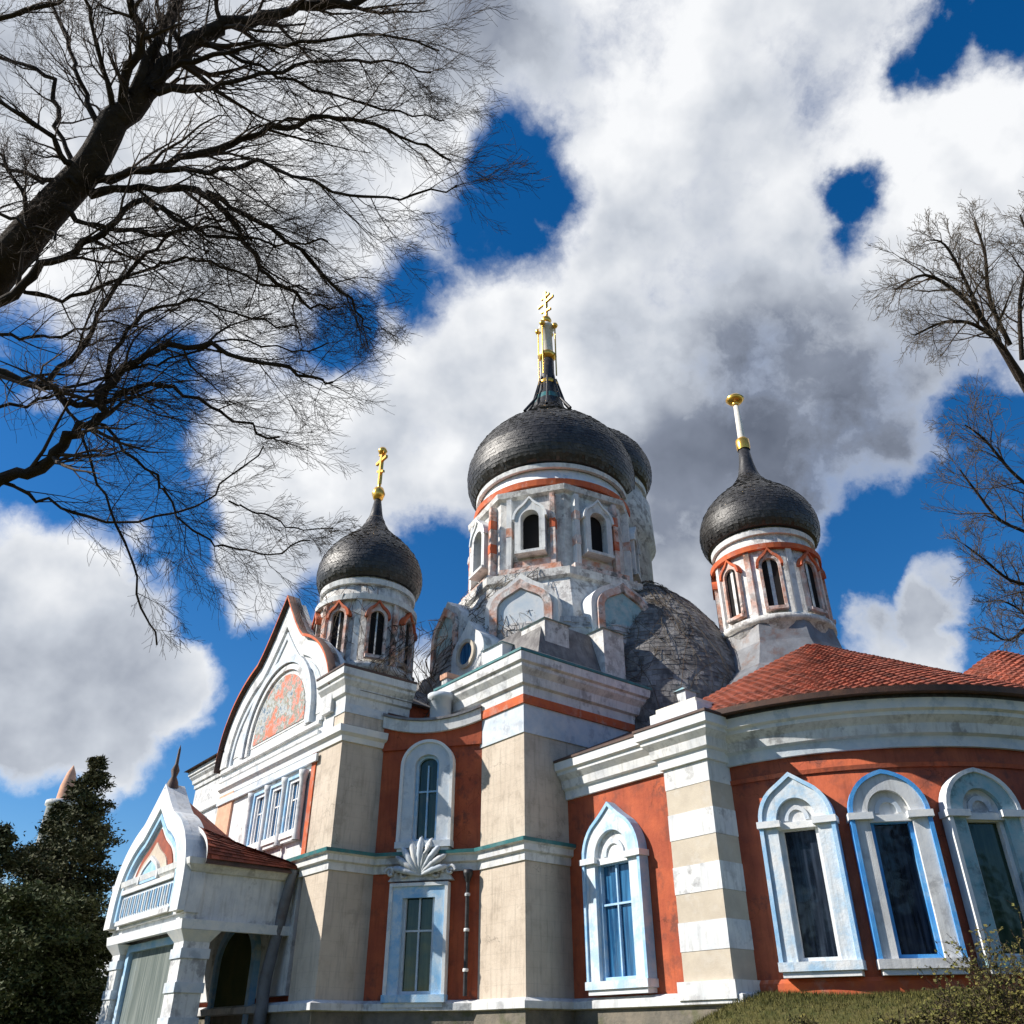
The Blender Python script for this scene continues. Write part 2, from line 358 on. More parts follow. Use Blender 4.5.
    def tube(s, pts, rad, m, sides=5, sm=True):
        n = len(pts); up = Vector((0.13, 0.27, 0.95)); base = len(s.v)
        for i, p in enumerate(pts):
            d = (pts[min(i + 1, n - 1)] - pts[max(i - 1, 0)])
            if d.length < 1e-6: d = Vector((0, 0, 1))
            d.normalize()
            a = d.cross(up)
            if a.length < 1e-3: a = d.cross(Vector((1, 0, 0)))
            a.normalize(); c = d.cross(a)
            for k in range(sides):
                t = 2 * math.pi * k / sides
                s.v.append(tuple(p + a * (math.cos(t) * rad[i]) + c * (math.sin(t) * rad[i])))
        for i in range(n - 1):
            for k in range(sides):
                k2 = (k + 1) % sides
                s.face((base + i * sides + k, base + i * sides + k2, base + (i + 1) * sides + k2, base + (i + 1) * sides + k), m, sm)
    def build(s, name, parent=None, label=None):
        me = bpy.data.meshes.new(name); me.from_pydata(s.v, [], s.f)
        for mn in s.mats: me.materials.append(MATS[mn])
        me.polygons.foreach_set('material_index', s.m); me.polygons.foreach_set('use_smooth', s.smooth)
        me.validate()
        me.update()
        import bmesh
        bm = bmesh.new(); bm.from_mesh(me)
        if len(bm.faces) < 60000: bmesh.ops.recalc_face_normals(bm, faces=bm.faces)
        bm.to_mesh(me); bm.free()
        o = bpy.data.objects.new(name, me); COL.objects.link(o)
        if parent: o.parent = parent
        if label: o['label'] = label
        return o

def tag(o, label, cat, group=None, kind=None):
    o['label'] = label; o['category'] = cat
    if group: o['group'] = group
    if kind: o['kind'] = kind
    return o
def structure(o): o['kind'] = 'structure'; return o
def empty(name, loc, rz=0):
    o = bpy.data.objects.new(name, None); COL.objects.link(o); o.location = loc; o.rotation_euler = (0, 0, rz); return o

def frame(ox, oy, ang):     # wall frame: s along wall, d outwards, z up; ang = outward direction of the wall
    n = Vector((math.cos(ang), math.sin(ang))); t = Vector((-n.y, n.x))
    return lambda s_, d, z: (ox + t.x * s_ + n.x * d, oy + t.y * s_ + n.y * d, z)

def outline(w, z0, zs, rise, tip=0.0, n=20, s0=0.0):    # open outline bottom left -> over -> bottom right
    pts = [(s0 - w / 2, z0), (s0 - w / 2, zs)]
    if rise > 0:
        for i in range(1, n):
            a = math.pi * (1 - i / n); c = math.cos(a)
            z = zs + rise * math.sin(a)
            if tip: z += tip * max(0, 1 - abs(c) / 0.5) ** 1.7
            pts.append((s0 + w / 2 * c, z))
    pts += [(s0 + w / 2, zs), (s0 + w / 2, z0)]
    return pts

def shingles(m, cx, cy, prof, mm, rh, tw, rnd, h=.035):
    seg = [0.0]
    for a, b in zip(prof, prof[1:]): seg.append(seg[-1] + math.hypot(b[0] - a[0], b[1] - a[1]))
    def ev(t):
        t = max(0, min(seg[-1], t))
        for i in range(len(seg) - 1):
            if t <= seg[i + 1] + 1e-9:
                k = (t - seg[i]) / max(1e-9, seg[i + 1] - seg[i]); a, b = prof[i], prof[i + 1]
                return a[0] + (b[0] - a[0]) * k, a[1] + (b[1] - a[1]) * k
        return prof[-1][0], prof[-1][1]
    rows = int(seg[-1] / rh)
    for k in range(rows):
        r0, z0 = ev(k * rh); r1, z1 = ev((k + 1.12) * rh)
        if r0 < .25: continue
        L_ = math.hypot(r1 - r0, z1 - z0) or 1; nr, nz = (z1 - z0) / L_, -(r1 - r0) / L_
        cnt = max(8, int(2 * math.pi * r0 / tw))
        for i in range(cnt):
            aa = 2 * math.pi * (i + .5 * (k % 2)) / cnt; ha = math.pi / cnt * .95; j = h * rnd.uniform(.3, 1.3); jz = rnd.gauss(0, .022)
            P_ = []
            for a_, r_, z_, o in ((aa - ha, r0, z0, j), (aa + ha, r0, z0, j), (aa + ha, r1, z1, .006), (aa - ha, r1, z1, .006), (aa - ha, r0, z0, .0), (aa + ha, r0, z0, .0)):
                P_.append((cx + (r_ + nr * o) * math.cos(a_), cy + (r_ + nr * o) * math.sin(a_), z_ + nz * o + (jz if o != .006 else 0)))
            b = m.add(P_); m.face((b, b + 1, b + 2, b + 3), mm); m.face((b, b + 4, b + 5, b + 1), mm)

# ------------------------------------------------------------------ ground
AZ = R_(51.4)
C0 = Vector((0.429, 30.0, 0.0))
LX = Vector((math.cos(AZ), -math.sin(AZ), 0)); LY = Vector((math.sin(AZ), math.cos(AZ), 0))
def to_world(x, y, z=0): return C0 + LX * x + LY * y + Vector((0, 0, z))
def to_local(p): d = p - C0; return d.dot(LX), d.dot(LY)
def sstep(a, b, x):
    t = max(0, min(1, (x - a) / (b - a))); return t * t * (3 - 2 * t)
def ground_h(x, y):
    lx, ly = to_local(Vector((x, y, 0)))
    dx = max(-22 - lx, 0, lx - 14); dy = max(-6 - ly, 0, ly - 22)
    d = math.hypot(dx, dy)
    h = 1.0 * (1 - sstep(0, 14, d))
    # grassy bank heaped against the apse
    r = math.hypot(lx - 5.3, ly - 11)
    a = math.degrees(math.atan2(ly - 11, lx - 5.3))
    k = (1 - sstep(8.4, 15.5, r)) * sstep(-97, -80, a) * (1 - sstep(25, 60, a))
    h += k * 1.62
    h += 0.10 * math.sin(x * .9 + 1.3) * math.cos(y * .7) * (0.3 + k)
    h += 2.5 * sstep(80, 700, math.hypot(x, y)) * (1 + math.sin(x * .01) * math.cos(y * .013))
    return h
def make_ground():
    xs = [-3000, -1500, -700, -300, -150, -90, -60] + [-44 + i * 1.0 for i in range(0, 95)] + [70, 110, 200, 400, 900, 1800, 3000]
    ys = [-3000, -1200, -400, -120, -40, -15, -5] + [0 + i * 1.0 for i in range(0, 66)] + [80, 110, 180, 350, 800, 1600, 3000]
    g = MB(); b = g.add([(x, y, ground_h(x, y)) for y in ys for x in xs]); n = len(xs)
    for j in range(len(ys) - 1):
        for i in range(n - 1): g.face((b + j * n + i, b + j * n + i + 1, b + (j + 1) * n + i + 1, b + (j + 1) * n + i), 'grass', True)
    structure(g.build('ground'))
make_ground()

# ------------------------------------------------------------------ CHURCH
church = empty('church', C0, -AZ)
tag(church, 'old orthodox church with black onion domes, terracotta walls and white trim', 'church')

ZP = 2.72        # top of plinth
FY = lambda y: frame(0, y, -math.pi / 2)      # front wall frame at y (s == x)
FXp = lambda x: frame(x, 0, 0)                # right side wall (s == y)

def cornice(path, z0, z1, out, name='cornice', mats=('white', 'white', 'white'), parent=church, closed=False, top='brown_metal'):
    h = z1 - z0; b = MB()
    pr = [(-.25, z0, mats[0]), (out * .18, z0, mats[0]), (out * .22, z0 + h * .22, mats[0]), (out * .42, z0 + h * .26, mats[1]), (out * .5, z0 + h * .46, mats[1]),
          (out * .78, z0 + h * .60, mats[2]), (out * .80, z0 + h * .68, mats[2]), (out * .97, z0 + h * .72, mats[2]), (out * 1.0, z0 + h * .93, top), (out * 1.06, z0 + h * .94, top), (out * 1.06, z1, top), (-.25, z1 + .05, mats[0])]
    b.sweep(path, pr, mats[0], closed=closed)
    return b.build(name, parent)

def window(fr, s0, z0, w, zs, rise, tip, b=.28, dep=.22, style='light_blue', pane='glass_dark', parent=church, hood=True, label=None, mull=True, frame_m='white_clean', keystone=False):
    """surround is the part; frame, pane, sill, tympanum are its sub-parts"""
    m = MB()
    def outl(e, tp):
        if rise > 0: return outline(w + 2 * e, z0, zs, rise + e, tp, 18, s0)
        return outline(w + 2 * e, z0, zs + e, 0, 0, 18, s0)
    inn = outl(0, 0); out = outl(b, tip)
    m.band(fr, inn, out, 0, dep, style)
    # outer roll moulding
    o2 = outl(b + .06, tip); o1 = outl(b - .05, tip * .9)
    m.band(fr, o1, o2, .02, dep + .07, {'white_clean': 'light_blue', 'white_blue': 'light_blue', 'white': 'blue'}.get(style, 'white_clean'))
    if hood:   # projecting imposts
        for sg in (-1, 1):
            c = s0 + sg * (w / 2 + b * .5)
            m.sbox(fr, c - b * .75, c + b * .75, .01, dep + .13, zs - .16, zs + .02, 'white_clean')
    su = m.build('window', church if parent is None else parent, label)
    # inner frame
    fm = MB(); tw = .11
    fin = outline(w - 2 * tw, z0 + tw, zs, max(0, rise - tw), 0, 18, s0) if not hood else [(s0 - w / 2 + tw, z0 + tw), (s0 - w / 2 + tw, zs - .25), (s0 + w / 2 - tw, zs - .25), (s0 + w / 2 - tw, z0 + tw)]
    fou = outline(w - .005, z0, zs, rise, 0, 18, s0) if not hood else [(s0 - w / 2, z0), (s0 - w / 2, zs - .1), (s0 + w / 2, zs - .1), (s0 + w / 2, z0)]
    fm.band(fr, fin, fou, .0, dep * .55, frame_m)
    fm.sbox(fr, s0 - w / 2, s0 + w / 2, .0, dep * .56, z0, z0 + tw, frame_m)
    if mull:
        zt = (zs - .25 if hood else zs)
        fm.sbox(fr, s0 - .028, s0 + .028, .03, dep * .4, z0 + tw, zt, frame_m)
        fm.sbox(fr, s0 - w / 2 + tw, s0 + w / 2 - tw, .03, dep * .39, z0 + (zt - z0) * .64, z0 + (zt - z0) * .64 + .06, frame_m)
    fm.build('frame', su)
    pm = MB(); pm.slab(fr, outline(w - .01, z0, zs, rise, 0, 18, s0), .005, .035, pane); pm.build('pane', su)
    if hood and rise > .2:     # tympanum in the arch head
        tm = MB(); tm.slab(fr, outline(w - .02, zs - .1, zs, rise, 0, 18, s0), .04, dep * .5, 'white')
        tm.band(fr, outline(w * .42, zs + .02, zs + .05, rise * .42, 0, 10, s0), outline(w * .62, zs + .02, zs + .05, rise * .62, 0, 10, s0), dep * .5 - .01, dep * .5 + .06, 'blue_frieze')
        tm.sbox(fr, s0 - w / 2, s0 + w / 2, .04, dep * .9, zs - .22, zs - .04, 'white_clean'); tm.build('tympanum', su)
    sm_ = MB(); sm_.sbox(fr, s0 - w / 2 - b - .08, s0 + w / 2 + b + .08, 0, dep + .12, z0 - .22, z0 + .003, style if style != 'blue' else 'light_blue')
    sm_.sbox(fr, s0 - w / 2 - b, s0 + w / 2 + b, 0, dep + .05, z0 - .36, z0 - .225, 'white_clean')
    sm_.build('sill', su)
    return su

# ---- mid block (cream corner tower base)
m = MB(); m.box(-2.5, 0, .0, 7.0, .3, 12.2, 'cream'); m.box(-4.4, -.02, .6, 6.98, 6, 12.2, 'terracotta'); m.build('tower_base', church)
m = MB(); m.sweep([(-4.4, 2), (-4.4, 0.0), (0, 0), (0, 7.0)], [(-.2, 11.05), (.05, 11.05), (.06, 12.1), (-.2, 12.1)], 'blue_frieze')
m.sweep([(-4.4, 2), (-4.4, 0.0), (0, 0), (0, 7.0)], [(-.2, 12.1), (.13, 12.1), (.14, 12.42), (-.2, 12.42)], 'orange_paint'); m.build('frieze', church)
cornice([(-4.4, 2.2), (-4.4, 0), (0, 0), (0, 7.0)], 12.42, 13.95, .62, top='teal')
m = MB()   # hipped metal roof on tower base
m.prism([(-5.0, -.6), (.6, -.6), (.6, 7.4), (-5.0, 7.4)], 13.98, 15.0, 'old_metal', top=[(-4.0, 1.8), (-1.2, 1.8), (-1.2, 6.5), (-4.0, 6.5)]); m.build('roof', church)
# plinth
m = MB(); foot = [(-17.2, 4), (-17.2, -4.2), (-5.7, -4.2), (-5.7, -2.4), (-2.5, 0), (0, 0), (0, 2.0), (6.6, 2.0), (6.6, 3.2)]
m.sweep(foot, [(-.3, 0.2, 'stone'), (.18, 0.2, 'stone'), (.16, ZP - .25, 'white'), (.30, ZP - .22, 'white'), (.30, ZP - .02, 'white'), (.05, ZP + .08, 'white'), (-.3, ZP + .08, 'white')], 'stone'); m.build('plinth', church)
# ledge between storeys
m = MB(); lp = [(-17.2, -4.2), (-5.7, -4.2), (-5.7, -2.4), (-2.5, 0), (0, 0), (0, 2.0)]
m.sweep(lp, [(-.1, 6.75), (.06, 6.75), (.08, 7.0), (.20, 7.05), (.22, 7.25), (.34, 7.3, 'teal'), (.36, 7.42, 'teal'), (-.1, 7.5, 'teal')], 'white'); m.build('ledge', church)

# ---- recess (diagonal wall)
p1 = Vector((-5.7, -2.4)); p2 = Vector((-2.5, 0)); dd = (p2 - p1); Lr = dd.length; mid = (p1 + p2) / 2
ang = math.atan2(-dd.x, dd.y); 
# outward = right of travel
ang = math.atan2((-dd.x) / Lr, dd.y / Lr)
RF = frame(mid.x, mid.y, ang)
m = MB(); m.sbox(RF, -Lr / 2, Lr / 2, -2.0, 0, .3, 12.2, 'terracotta'); m.build('recess_wall', church)
m = MB()
arc = [(-Lr / 2 + Lr * i / 12, 11.75 - .0 + .35 * (2 * i / 12 - 1) ** 2) for i in range(13)]
m.slab(RF, arc + [(Lr / 2, 11.2), (-Lr / 2, 11.2)], -.2, .10, 'terracotta')
m.slab(RF, [(a, z + .45) for a, z in arc] + [(a, z) for a, z in reversed(arc)], -.4, .24, 'white')
m.slab(RF, [(a, z + .55) for a, z in arc] + [(a, z + .455) for a, z in reversed(arc)], -1.2, .32, 'old_metal'); m.build('parapet', church)
window(RF, -.05, 7.75, .95, 10.5, .38, 0, b=.50, dep=.30, style='blue_frieze', pane='glass_green', hood=False, frame_m='light_blue', label='upper grey arched window in the recess')
window(RF, -.12, 2.95, 1.2, 5.9, 0, 0, b=.42, dep=.28, style='light_blue', pane='glass_green', hood=False, frame_m='blue_frieze', label='lower blue rectangular window in the recess')
m = MB()   # carved ornament above lower window
rnd = random.Random(3)
for k in range(9):      # acanthus fan
    a = R_(14 + 19 * k); L_ = 1.0 + .25 * math.sin(a)
    pts = [Vector(RF(-.1 + math.cos(a) * L_ * t, .32 + .16 * math.sin(math.pi * t), 6.62 + math.sin(a) * L_ * 1.05 * t)) for t in (0, .25, .5, .75, .92, 1.0)]
    m.tube(pts, [.04, .085, .11, .12, .08, .02], 'white' if k % 2 else 'blue_frieze', 8)
for sg in (-1, 1):      # scrolls
    for q_ in (0, 1):
        c0 = (-.1 + sg * (.62 + .5 * q_), 6.68 + .06 * q_); r0 = .24 - .05 * q_
        pts = [Vector(RF(c0[0] + sg * r0 * (1 - t / 15) * math.cos(t * .62), .34, c0[1] + r0 * (1 - t / 15) * math.sin(t * .62))) for t in range(13)]
        m.tube(pts, [.055] * 13, 'white', 6)
m.slab(RF, [(-1.3, 6.45), (1.1, 6.45), (.9, 6.7), (.4, 7.2), (-.1, 7.75), (-.6, 7.2), (-1.1, 6.7)], .02, .30, 'white'); m.build('ornament', church)
# vent pot on top of recess
q = RF(.1, -.5, 0)
m = MB(); m.lathe(q[0], q[1], [(.42, 12.0), (.44, 13.2), (.55, 13.25), (.55, 13.45), (.3, 13.5)], 'blue_frieze', 16); m.build('vent', church)
m = MB(); m.box(-5.0, -4.6, -.3, .3, 12.1, 14.6, 'white'); m.box(-5.06, -4.54, -.36, .36, 14.4, 14.62, 'peach'); m.build('chimney', church)
# drain pipe
m = MB(); q1 = Vector(RF(1.62, .16, 6.6)); q0 = Vector(RF(1.62, .16, 2.9)); m.tube([q1, q0], [.07, .07], 'black_iron', 8)
m.lathe(q1.x, q1.y, [(.08, 6.35), (.17, 6.6), (.17, 6.75)], 'black_iron', 8)
for z in (3.6, 4.8, 5.9): m.lathe(q1.x, q1.y, [(.09, z), (.1, z + .05), (.09, z + .1)], 'white', 8)
m.build('downpipe', church)

# ---- gable block
GX0, GX1, GY = -17.2, -5.7, -4.2
m = MB(); m.box(GX0, GX1 - .02, GY + .35, 9, .3, 13.3, 'terracotta'); m.box(GX0, -7.95, GY, GY + .36, 3, 13.3, 'white'); m.build('wall', church)
def pilaster(x0, x1, y0, y1, z0, z1, mm='cream'):
    b = MB(); b.box(x0, x1, y0, y1, z0, z1, mm); return b.build('pilaster', church)
pilaster(-7.62, GX1, GY - .01, -2.4, ZP, 6.8); pilaster(-7.62, GX1, GY - .01, -2.4, 7.4, 11.35)
pilaster(GX0, GX0 + 1.6, GY - .1, GY + 1, 7.4, 11.35, 'peach')
m = MB(); m.box(-7.95, -7.62, GY - .06, GY + .3, 7.45, 11.3, 'orange_paint'); m.build('corner_strip', church)
# moulding under the entablature
m = MB(); m.sweep([(GX0, GY), (GX1, GY), (GX1, -2.4)], [(-.1, 11.3), (.08, 11.3), (.12, 11.5), (.26, 11.6), (.30, 11.85), (-.1, 11.95)], 'white_clean')
m.sweep([(-7.4, GY), (GX1, GY), (GX1, -2.4)], [(-.1, 11.95, 'cream'), (.06, 11.95, 'cream'), (.06, 12.4, 'blue_frieze'), (.10, 12.4, 'blue_frieze'), (.10, 12.75, 'white'), (-.1, 12.75)], 'white'); m.build('entablature', church)
cornice([(-7.4, GY), (GX1, GY), (GX1, -1.4)], 12.75, 14.1, .55)
# keel gable
GC = -11.9; GW = 10.9
def keel(w, zs, rise, tip, n=44, c=GC, k=.62, p=1.5):
    pts = []
    for i in range(n + 1):
        a = math.pi * (1 - i / n); cc = math.cos(a)
        z = zs + rise * (math.sin(a) ** .9) + tip * max(0, 1 - abs(cc) / k) ** p
        pts.append((c + w / 2 * cc, z))
    return pts
G = FY(GY)
kg = keel(GW, 12.6, 4.5, 2.3, k=.42, p=1.35)
m = MB(); m.slab(G, [(GC - GW / 2, 11.9)] + kg + [(GC + GW / 2, 11.9)], -.5, .10, 'white_clean')
kin = keel(GW - 1.5, 12.6, 3.8, 1.7, k=.42, p=1.35); kout = keel(GW, 12.6, 4.5, 2.3, k=.42, p=1.35)
m.band(G, kin, kout, .08, .28, 'white')
m.band(G, keel(GW - 2.1, 12.5, 3.5, 1.5, k=.42, p=1.35), keel(GW - 1.7, 12.5, 3.75, 1.6, k=.42, p=1.35), .08, .20, 'blue_frieze')
m.build('gable', church)
m = MB()
m.band(G, outline(6.2, 12.6, 13.0, 3.1, 0, 24, GC + .3), outline(6.9, 12.6, 13.0, 3.45, 0, 24, GC + .3), .09, .34, 'blue_frieze')
m.band(G, outline(5.6, 12.6, 13.0, 2.8, 0, 24, GC + .3), outline(6.1, 12.6, 13.0, 3.05, 0, 24, GC + .3), .09, .24, 'white')
lun = m.build('lunette', church)
m = MB(); m.slab(G, outline(5.0, 13.0, 13.2, 2.4, 0, 24, GC + .3), .1, .16, 'mosaic'); m.build('mosaic', lun)
# horizontal mouldings on the gable
m = MB()
for z in (11.95, 12.35): m.sbox(G, GC - GW / 2 + .1, -7.4, .08, .26, z, z + .16, 'white')
m.sbox(G, GC - GW / 2 + .1, -7.4, .08, .18, 10.9, 11.2, 'blue_frieze'); m.build('moulding', church)
# gable roof shell
m = MB(); m.prism([(GX0, GY + .4), (GX1 + .3, GY + .4), (GX1 + .3, 5), (GX0, 5)], 13.3, 14.6, 'grey_shingle', top=[(GX0 + 2, GY + 1), (GX1 - 1.5, GY + 1), (GX1 - 1.5, 5), (GX0 + 2, 5)]); m.build('roof', church)
m = MB(); ko = keel(GW + .3, 12.6, 4.68, 2.4, k=.42, p=1.35)[:-3]; n = len(ko); GB = GY + .12
b0 = m.add([(x, GY - .5, z) for x, z in ko] + [(x, GB, z) for x, z in ko] + [(x, GY - .5, z - .13) for x, z in ko] + [(x, GB, z - .13) for x, z in ko])
for i in range(n - 1):
    m.face((b0 + i, b0 + i + 1, b0 + n + i + 1, b0 + n + i), 'brown_metal', True)
    m.face((b0 + 2 * n + i, b0 + 2 * n + i + 1, b0 + 3 * n + i + 1, b0 + 3 * n + i), 'brown_metal', True)
    m.face((b0 + i, b0 + i + 1, b0 + 2 * n + i + 1, b0 + 2 * n + i), 'orange_paint')
m.slab(frame(0, GB, math.pi / 2), [(-x, z) for x, z in ko] + [(-GC - GW / 2, 12.9), (-GC + GW / 2, 12.9)][::1], -.25, .02, 'white')
m.build('roof', church)
# gable block windows: pair of blue ones + columns
for x in (-12.2, -10.6, -9.0): window(G, x, 8.5, .75, 10.4, 0, 0, b=.18, dep=.16, style='white_clean', pane='glass_blue', hood=False, mull=True)
for x in (-13.05, -11.4, -9.8, -8.25):
    m = MB(); m.lathe(x, GY - .2, [(.16, 8.1), (.13, 8.4), (.13, 10.3), (.18, 10.5), (.2, 10.7)], 'white', 12); m.build('colonnette', church)
# set back part to the left
m = MB(); m.box(-21.6, -17.2, -4.0, 8, .5, 13.3, 'white'); m.build('wall', church)
m = MB(); m.sweep([(-21.6, 2), (-21.6, -4.0), (-17.3, -4.0)], [(-.1, 11.2), (.15, 11.2), (.2, 11.5), (-.1, 11.5)], 'white_clean'); m.build('moulding', church)
cornice([(-21.6, 2), (-21.6, -4.0), (-17.3, -4.0)], 12.6, 13.5, .4)
m = MB(); m.prism([(-22.2, -4.6), (-17.2, -4.6), (-17.2, 8), (-22.2, 8)], 13.5, 15.0, 'brown_metal', top=[(-20.0, -1), (-17.2, -1), (-17.2, 5), (-20.0, 5)]); m.build('roof', church)
window(FY(-4.0), -19.4, 8.3, 1.1, 9.9, .5, .2, style='light_blue', pane='glass_dark')

# ---- main body
m = MB(); m.box(-16.9, -.7, 1.2, 16, .3, 13.9, 'terracotta'); m.build('wall', church)
CX, CY = -6.9, 7.8
m = MB(); m.prism([(-17.2, .9), (-.3, .9), (-.3, 16.3), (-17.2, 16.3)], 13.9, 16.4, 'grey_shingle', top=[(CX - 6.0, CY - 5.9), (CX + 5.8, CY - 5.9), (CX + 5.8, CY + 6), (CX - 6, CY + 6)]); m.build('roof', church)

# ---- wing with striped pilaster
WY = 2.0; WX1 = 6.6
m = MB(); m.box(0, WX1 - .1, WY, 9, .3, 9.6, 'terracotta'); m.build('wing_wall', church)
m = MB(); z = 3.05; hts = .752; k = 0
while z < 9.0:
    e = .015 if k % 2 else 0
    m.box(4.85 - e, WX1 + e, WY - .22 - e, WY + 1.6, z, z + hts - .004, 'white' if k % 2 else 'cream_band'); z += hts; k += 1
m.box(4.7, WX1 + .15, WY - .36, WY + 1.6, 2.6, 3.05, 'white'); m.build('striped_pilaster', church)
cornice([(0.02, WY), (4.85, WY), (4.85, WY - .22), (WX1, WY - .22), (WX1, WY + 1.6)], 8.95, 10.25, .62, mats=('white_clean', 'white', 'white_clean'))
m = MB(); m.box(4.6, 6.6, 1.6, 3.2, 10.3, 10.75, 'white_clean'); m.box(4.75, 6.45, 1.75, 3.0, 10.75, 10.95, 'ivory'); m.build('parapet_block', church)
m = MB(); m.prism([(0, WY - .6), (7.2, WY - .6), (7.2, 9), (0, 9)], 10.27, 12.6, 'brown_metal', top=[(0, 6.5), (3.5, 6.5), (3.5, 9), (0, 9)]); m.build('roof', church)
window(FY(WY), 2.35, 3.2, 1.55, 6.75, .80, .35, b=.48, dep=.34, style='white_blue', pane='glass_blue', frame_m='light_blue', label='large blue keel arched window in the sunlit wing wall', mull=True)

# ---- apse
AX, AY, AR = 5.3, 11.0, 8.3
def arcpath(r, a0, a1, n): return [(AX + r * math.cos(R_(a0 + (a1 - a0) * i / n)), AY + r * math.sin(R_(a0 + (a1 - a0) * i / n))) for i in range(n + 1)]
m = MB(); m.lathe(AX, AY, [(AR, 0.5), (AR, 9.6)], 'terracotta', 128); m.build('apse_wall', church)
cornice([p for p in arcpath(AR, -84, 60, 70)], 8.85, 10.2, .70, mats=('blue_frieze', 'white', 'white_clean'), top='black_iron')
m = MB(); m.sweep(arcpath(AR, -84, 60, 70), [(-.1, 8.3), (.05, 8.3), (.07, 8.42), (-.1, 8.42)], 'terracotta')
m.sweep(arcpath(AR, -84, 60, 70), [(-.2, 1.0), (.16, 1.0), (.16, 2.95), (.1, 3.05), (-.2, 3.05)], 'orange_paint'); m.build('base_course', church)
APW = [(-68.0, 'white_blue', 'glass_dark'), (-51.4, 'white', 'glass_dark'), (-34.6, 'teal_pale', 'glass_green'), (-15, 'light_blue', 'glass_dark'), (3, 'blue', 'glass_dark')]
for a, st, pn in APW:
    fr = frame(AX + (AR - .03) * math.cos(R_(a)), AY + (AR - .03) * math.sin(R_(a)), R_(a))
    window(fr, 0, 3.42, 1.12, 7.0, .62, .22 if a < -60 else .05, b=.44, dep=.36, style=st, pane=pn, mull=False, frame_m='blue' if st == 'white' else 'white_clean', label={-68.0: 'apse window with pale blue surround beside the striped pilaster', -51.4: 'apse window with bright blue edges and weathered white surround', -34.6: 'weathered teal apse window'}.get(a))
# tiled conical roof, real tiles
def cone_tiles(cx, cy, r_out, z_out, r_in, z_in, parent, rows, tw=.34, a0=0, a1=360, square=False):
    m = MB(); rnd = random.Random(5)
    m.lathe(cx, cy, [(r_out - .05, z_out - .02), (max(r_in, .01), z_in - .02)], 'brown_metal', 96)
    dr = (r_out - r_in) / rows; dz = (z_in - z_out) / rows; sl = math.hypot(dr, dz)
    for k in range(rows):
        ro = r_out - k * dr; zo = z_out + k * dz
        cnt = max(6, int(2 * math.pi * ro / tw))
        for i in range(cnt):
            aa = 2 * math.pi * (i + .5 * (k % 2)) / cnt
            if not (a0 <= math.degrees(aa) <= a1 or a0 <= math.degrees(aa) - 360 <= a1): continue
            h = math.pi / cnt * .94; j = rnd.uniform(-.012, .012); ri = ro - dr * 1.15; zi = zo + dz * 1.15
            pts = []
            for (a_, r_, z_) in ((aa - h, ro + .02, zo + .055 + j), (aa + h, ro + .02, zo + .055 + j), (aa + h * ri / ro, ri, zi + .01), (aa - h * ri / ro, ri, zi + .01), (aa, ro + .045, zo + .095 + j), (aa, ri, zi + .05)):
                pts.append((cx + r_ * math.cos(a_), cy + r_ * math.sin(a_), z_))
            low = [(cx + (ro + .02) * math.cos(a_), cy + (ro + .02) * math.sin(a_), zo + .01 + j) for a_ in (aa - h, aa + h)]
            b = m.add(pts + low)
            m.face((b, b + 4, b + 5, b + 3), 'rust_tile'); m.face((b + 4, b + 1, b + 2, b + 5), 'rust_tile'); m.face((b, b + 6, b + 7, b + 1, b + 4), 'rust_tile')
    return m.build('roof', parent)
cone_tiles(AX, AY, AR + 1.0, 10.33, .15, 15.5, church, 34, a0=-120, a1=75)
m = MB(); m.sweep(arcpath(AR, -88, 60, 70), [(.2, 10.22), (1.02, 10.2), (1.04, 10.36), (.9, 10.42), (.2, 10.34)], 'brown_metal'); m.build('eave', church)
# annex with second tiled roof at the right
BX, BY = 9.9, 17.4
m = MB(); m.box(BX - 3.4, BX + 3.4, BY - 3.4, BY + 3.4, .3, 12.0, 'terracotta'); m.build('annex_wall', church)
cornice([(BX - 3.4, BY + 3.4), (BX - 3.4, BY - 3.4), (BX + 3.4, BY - 3.4), (BX + 3.4, BY + 3.4)], 11.0, 11.98, .5)
cone_tiles(BX, BY, 5.4, 12.0, .1, 15.4, church, 19, a0=-180, a1=90)

# ---- towers
def ring(m, cx, cy, r, z0, z1, mm, n=48): m.lathe(cx, cy, [(r - .2, z0), (r, z0), (r + .02, z1), (r - .2, z1)], mm, n, smooth=False)
def onion(R, z0, H, neck=.0):
    pr = []
    for t, k in ((0, .90), (.05, .955), (.12, .99), (.19, 1.0), (.28, .985), (.38, .93), (.47, .85), (.55, .75), (.63, .62), (.70, .49), (.77, .37), (.84, .28), (.91, .21), (1, .155)):
        pr.append((R * k, z0 + H * t))
    return pr
def cross(parent, cx, cy, z0, h, w, name='cross', mm='gold'):
    # bars lie across the facade direction
    m = MB(); t = h * .035
    m.box(cx - t, cx + t, cy - t, cy + t, z0, z0 + h, mm)
    m.box(cx - w / 2, cx + w / 2, cy - t * .8, cy + t * .8, z0 + h * .62, z0 + h * .62 + t * 2, mm)
    m.box(cx - w / 4, cx + w / 4, cy - t * .8, cy + t * .8, z0 + h * .82, z0 + h * .82 + t * 1.6, mm)
    m.slab(FY(cy), [(cx - w / 3.2, z0 + h * .38), (cx + w / 3.2, z0 + h * .26), (cx + w / 3.2, z0 + h * .26 + t * 1.7), (cx - w / 3.2, z0 + h * .38 + t * 1.7)], -t * .8, t * .8, mm)
    return m.build(name, parent)
def ball(m, cx, cy, z, r, mm, fl=1.0): m.lathe(cx, cy, [(.001, z - r * fl), (r * .7, z - r * .72 * fl), (r, z), (r * .7, z + r * .72 * fl), (.001, z + r * fl)], mm, 20)

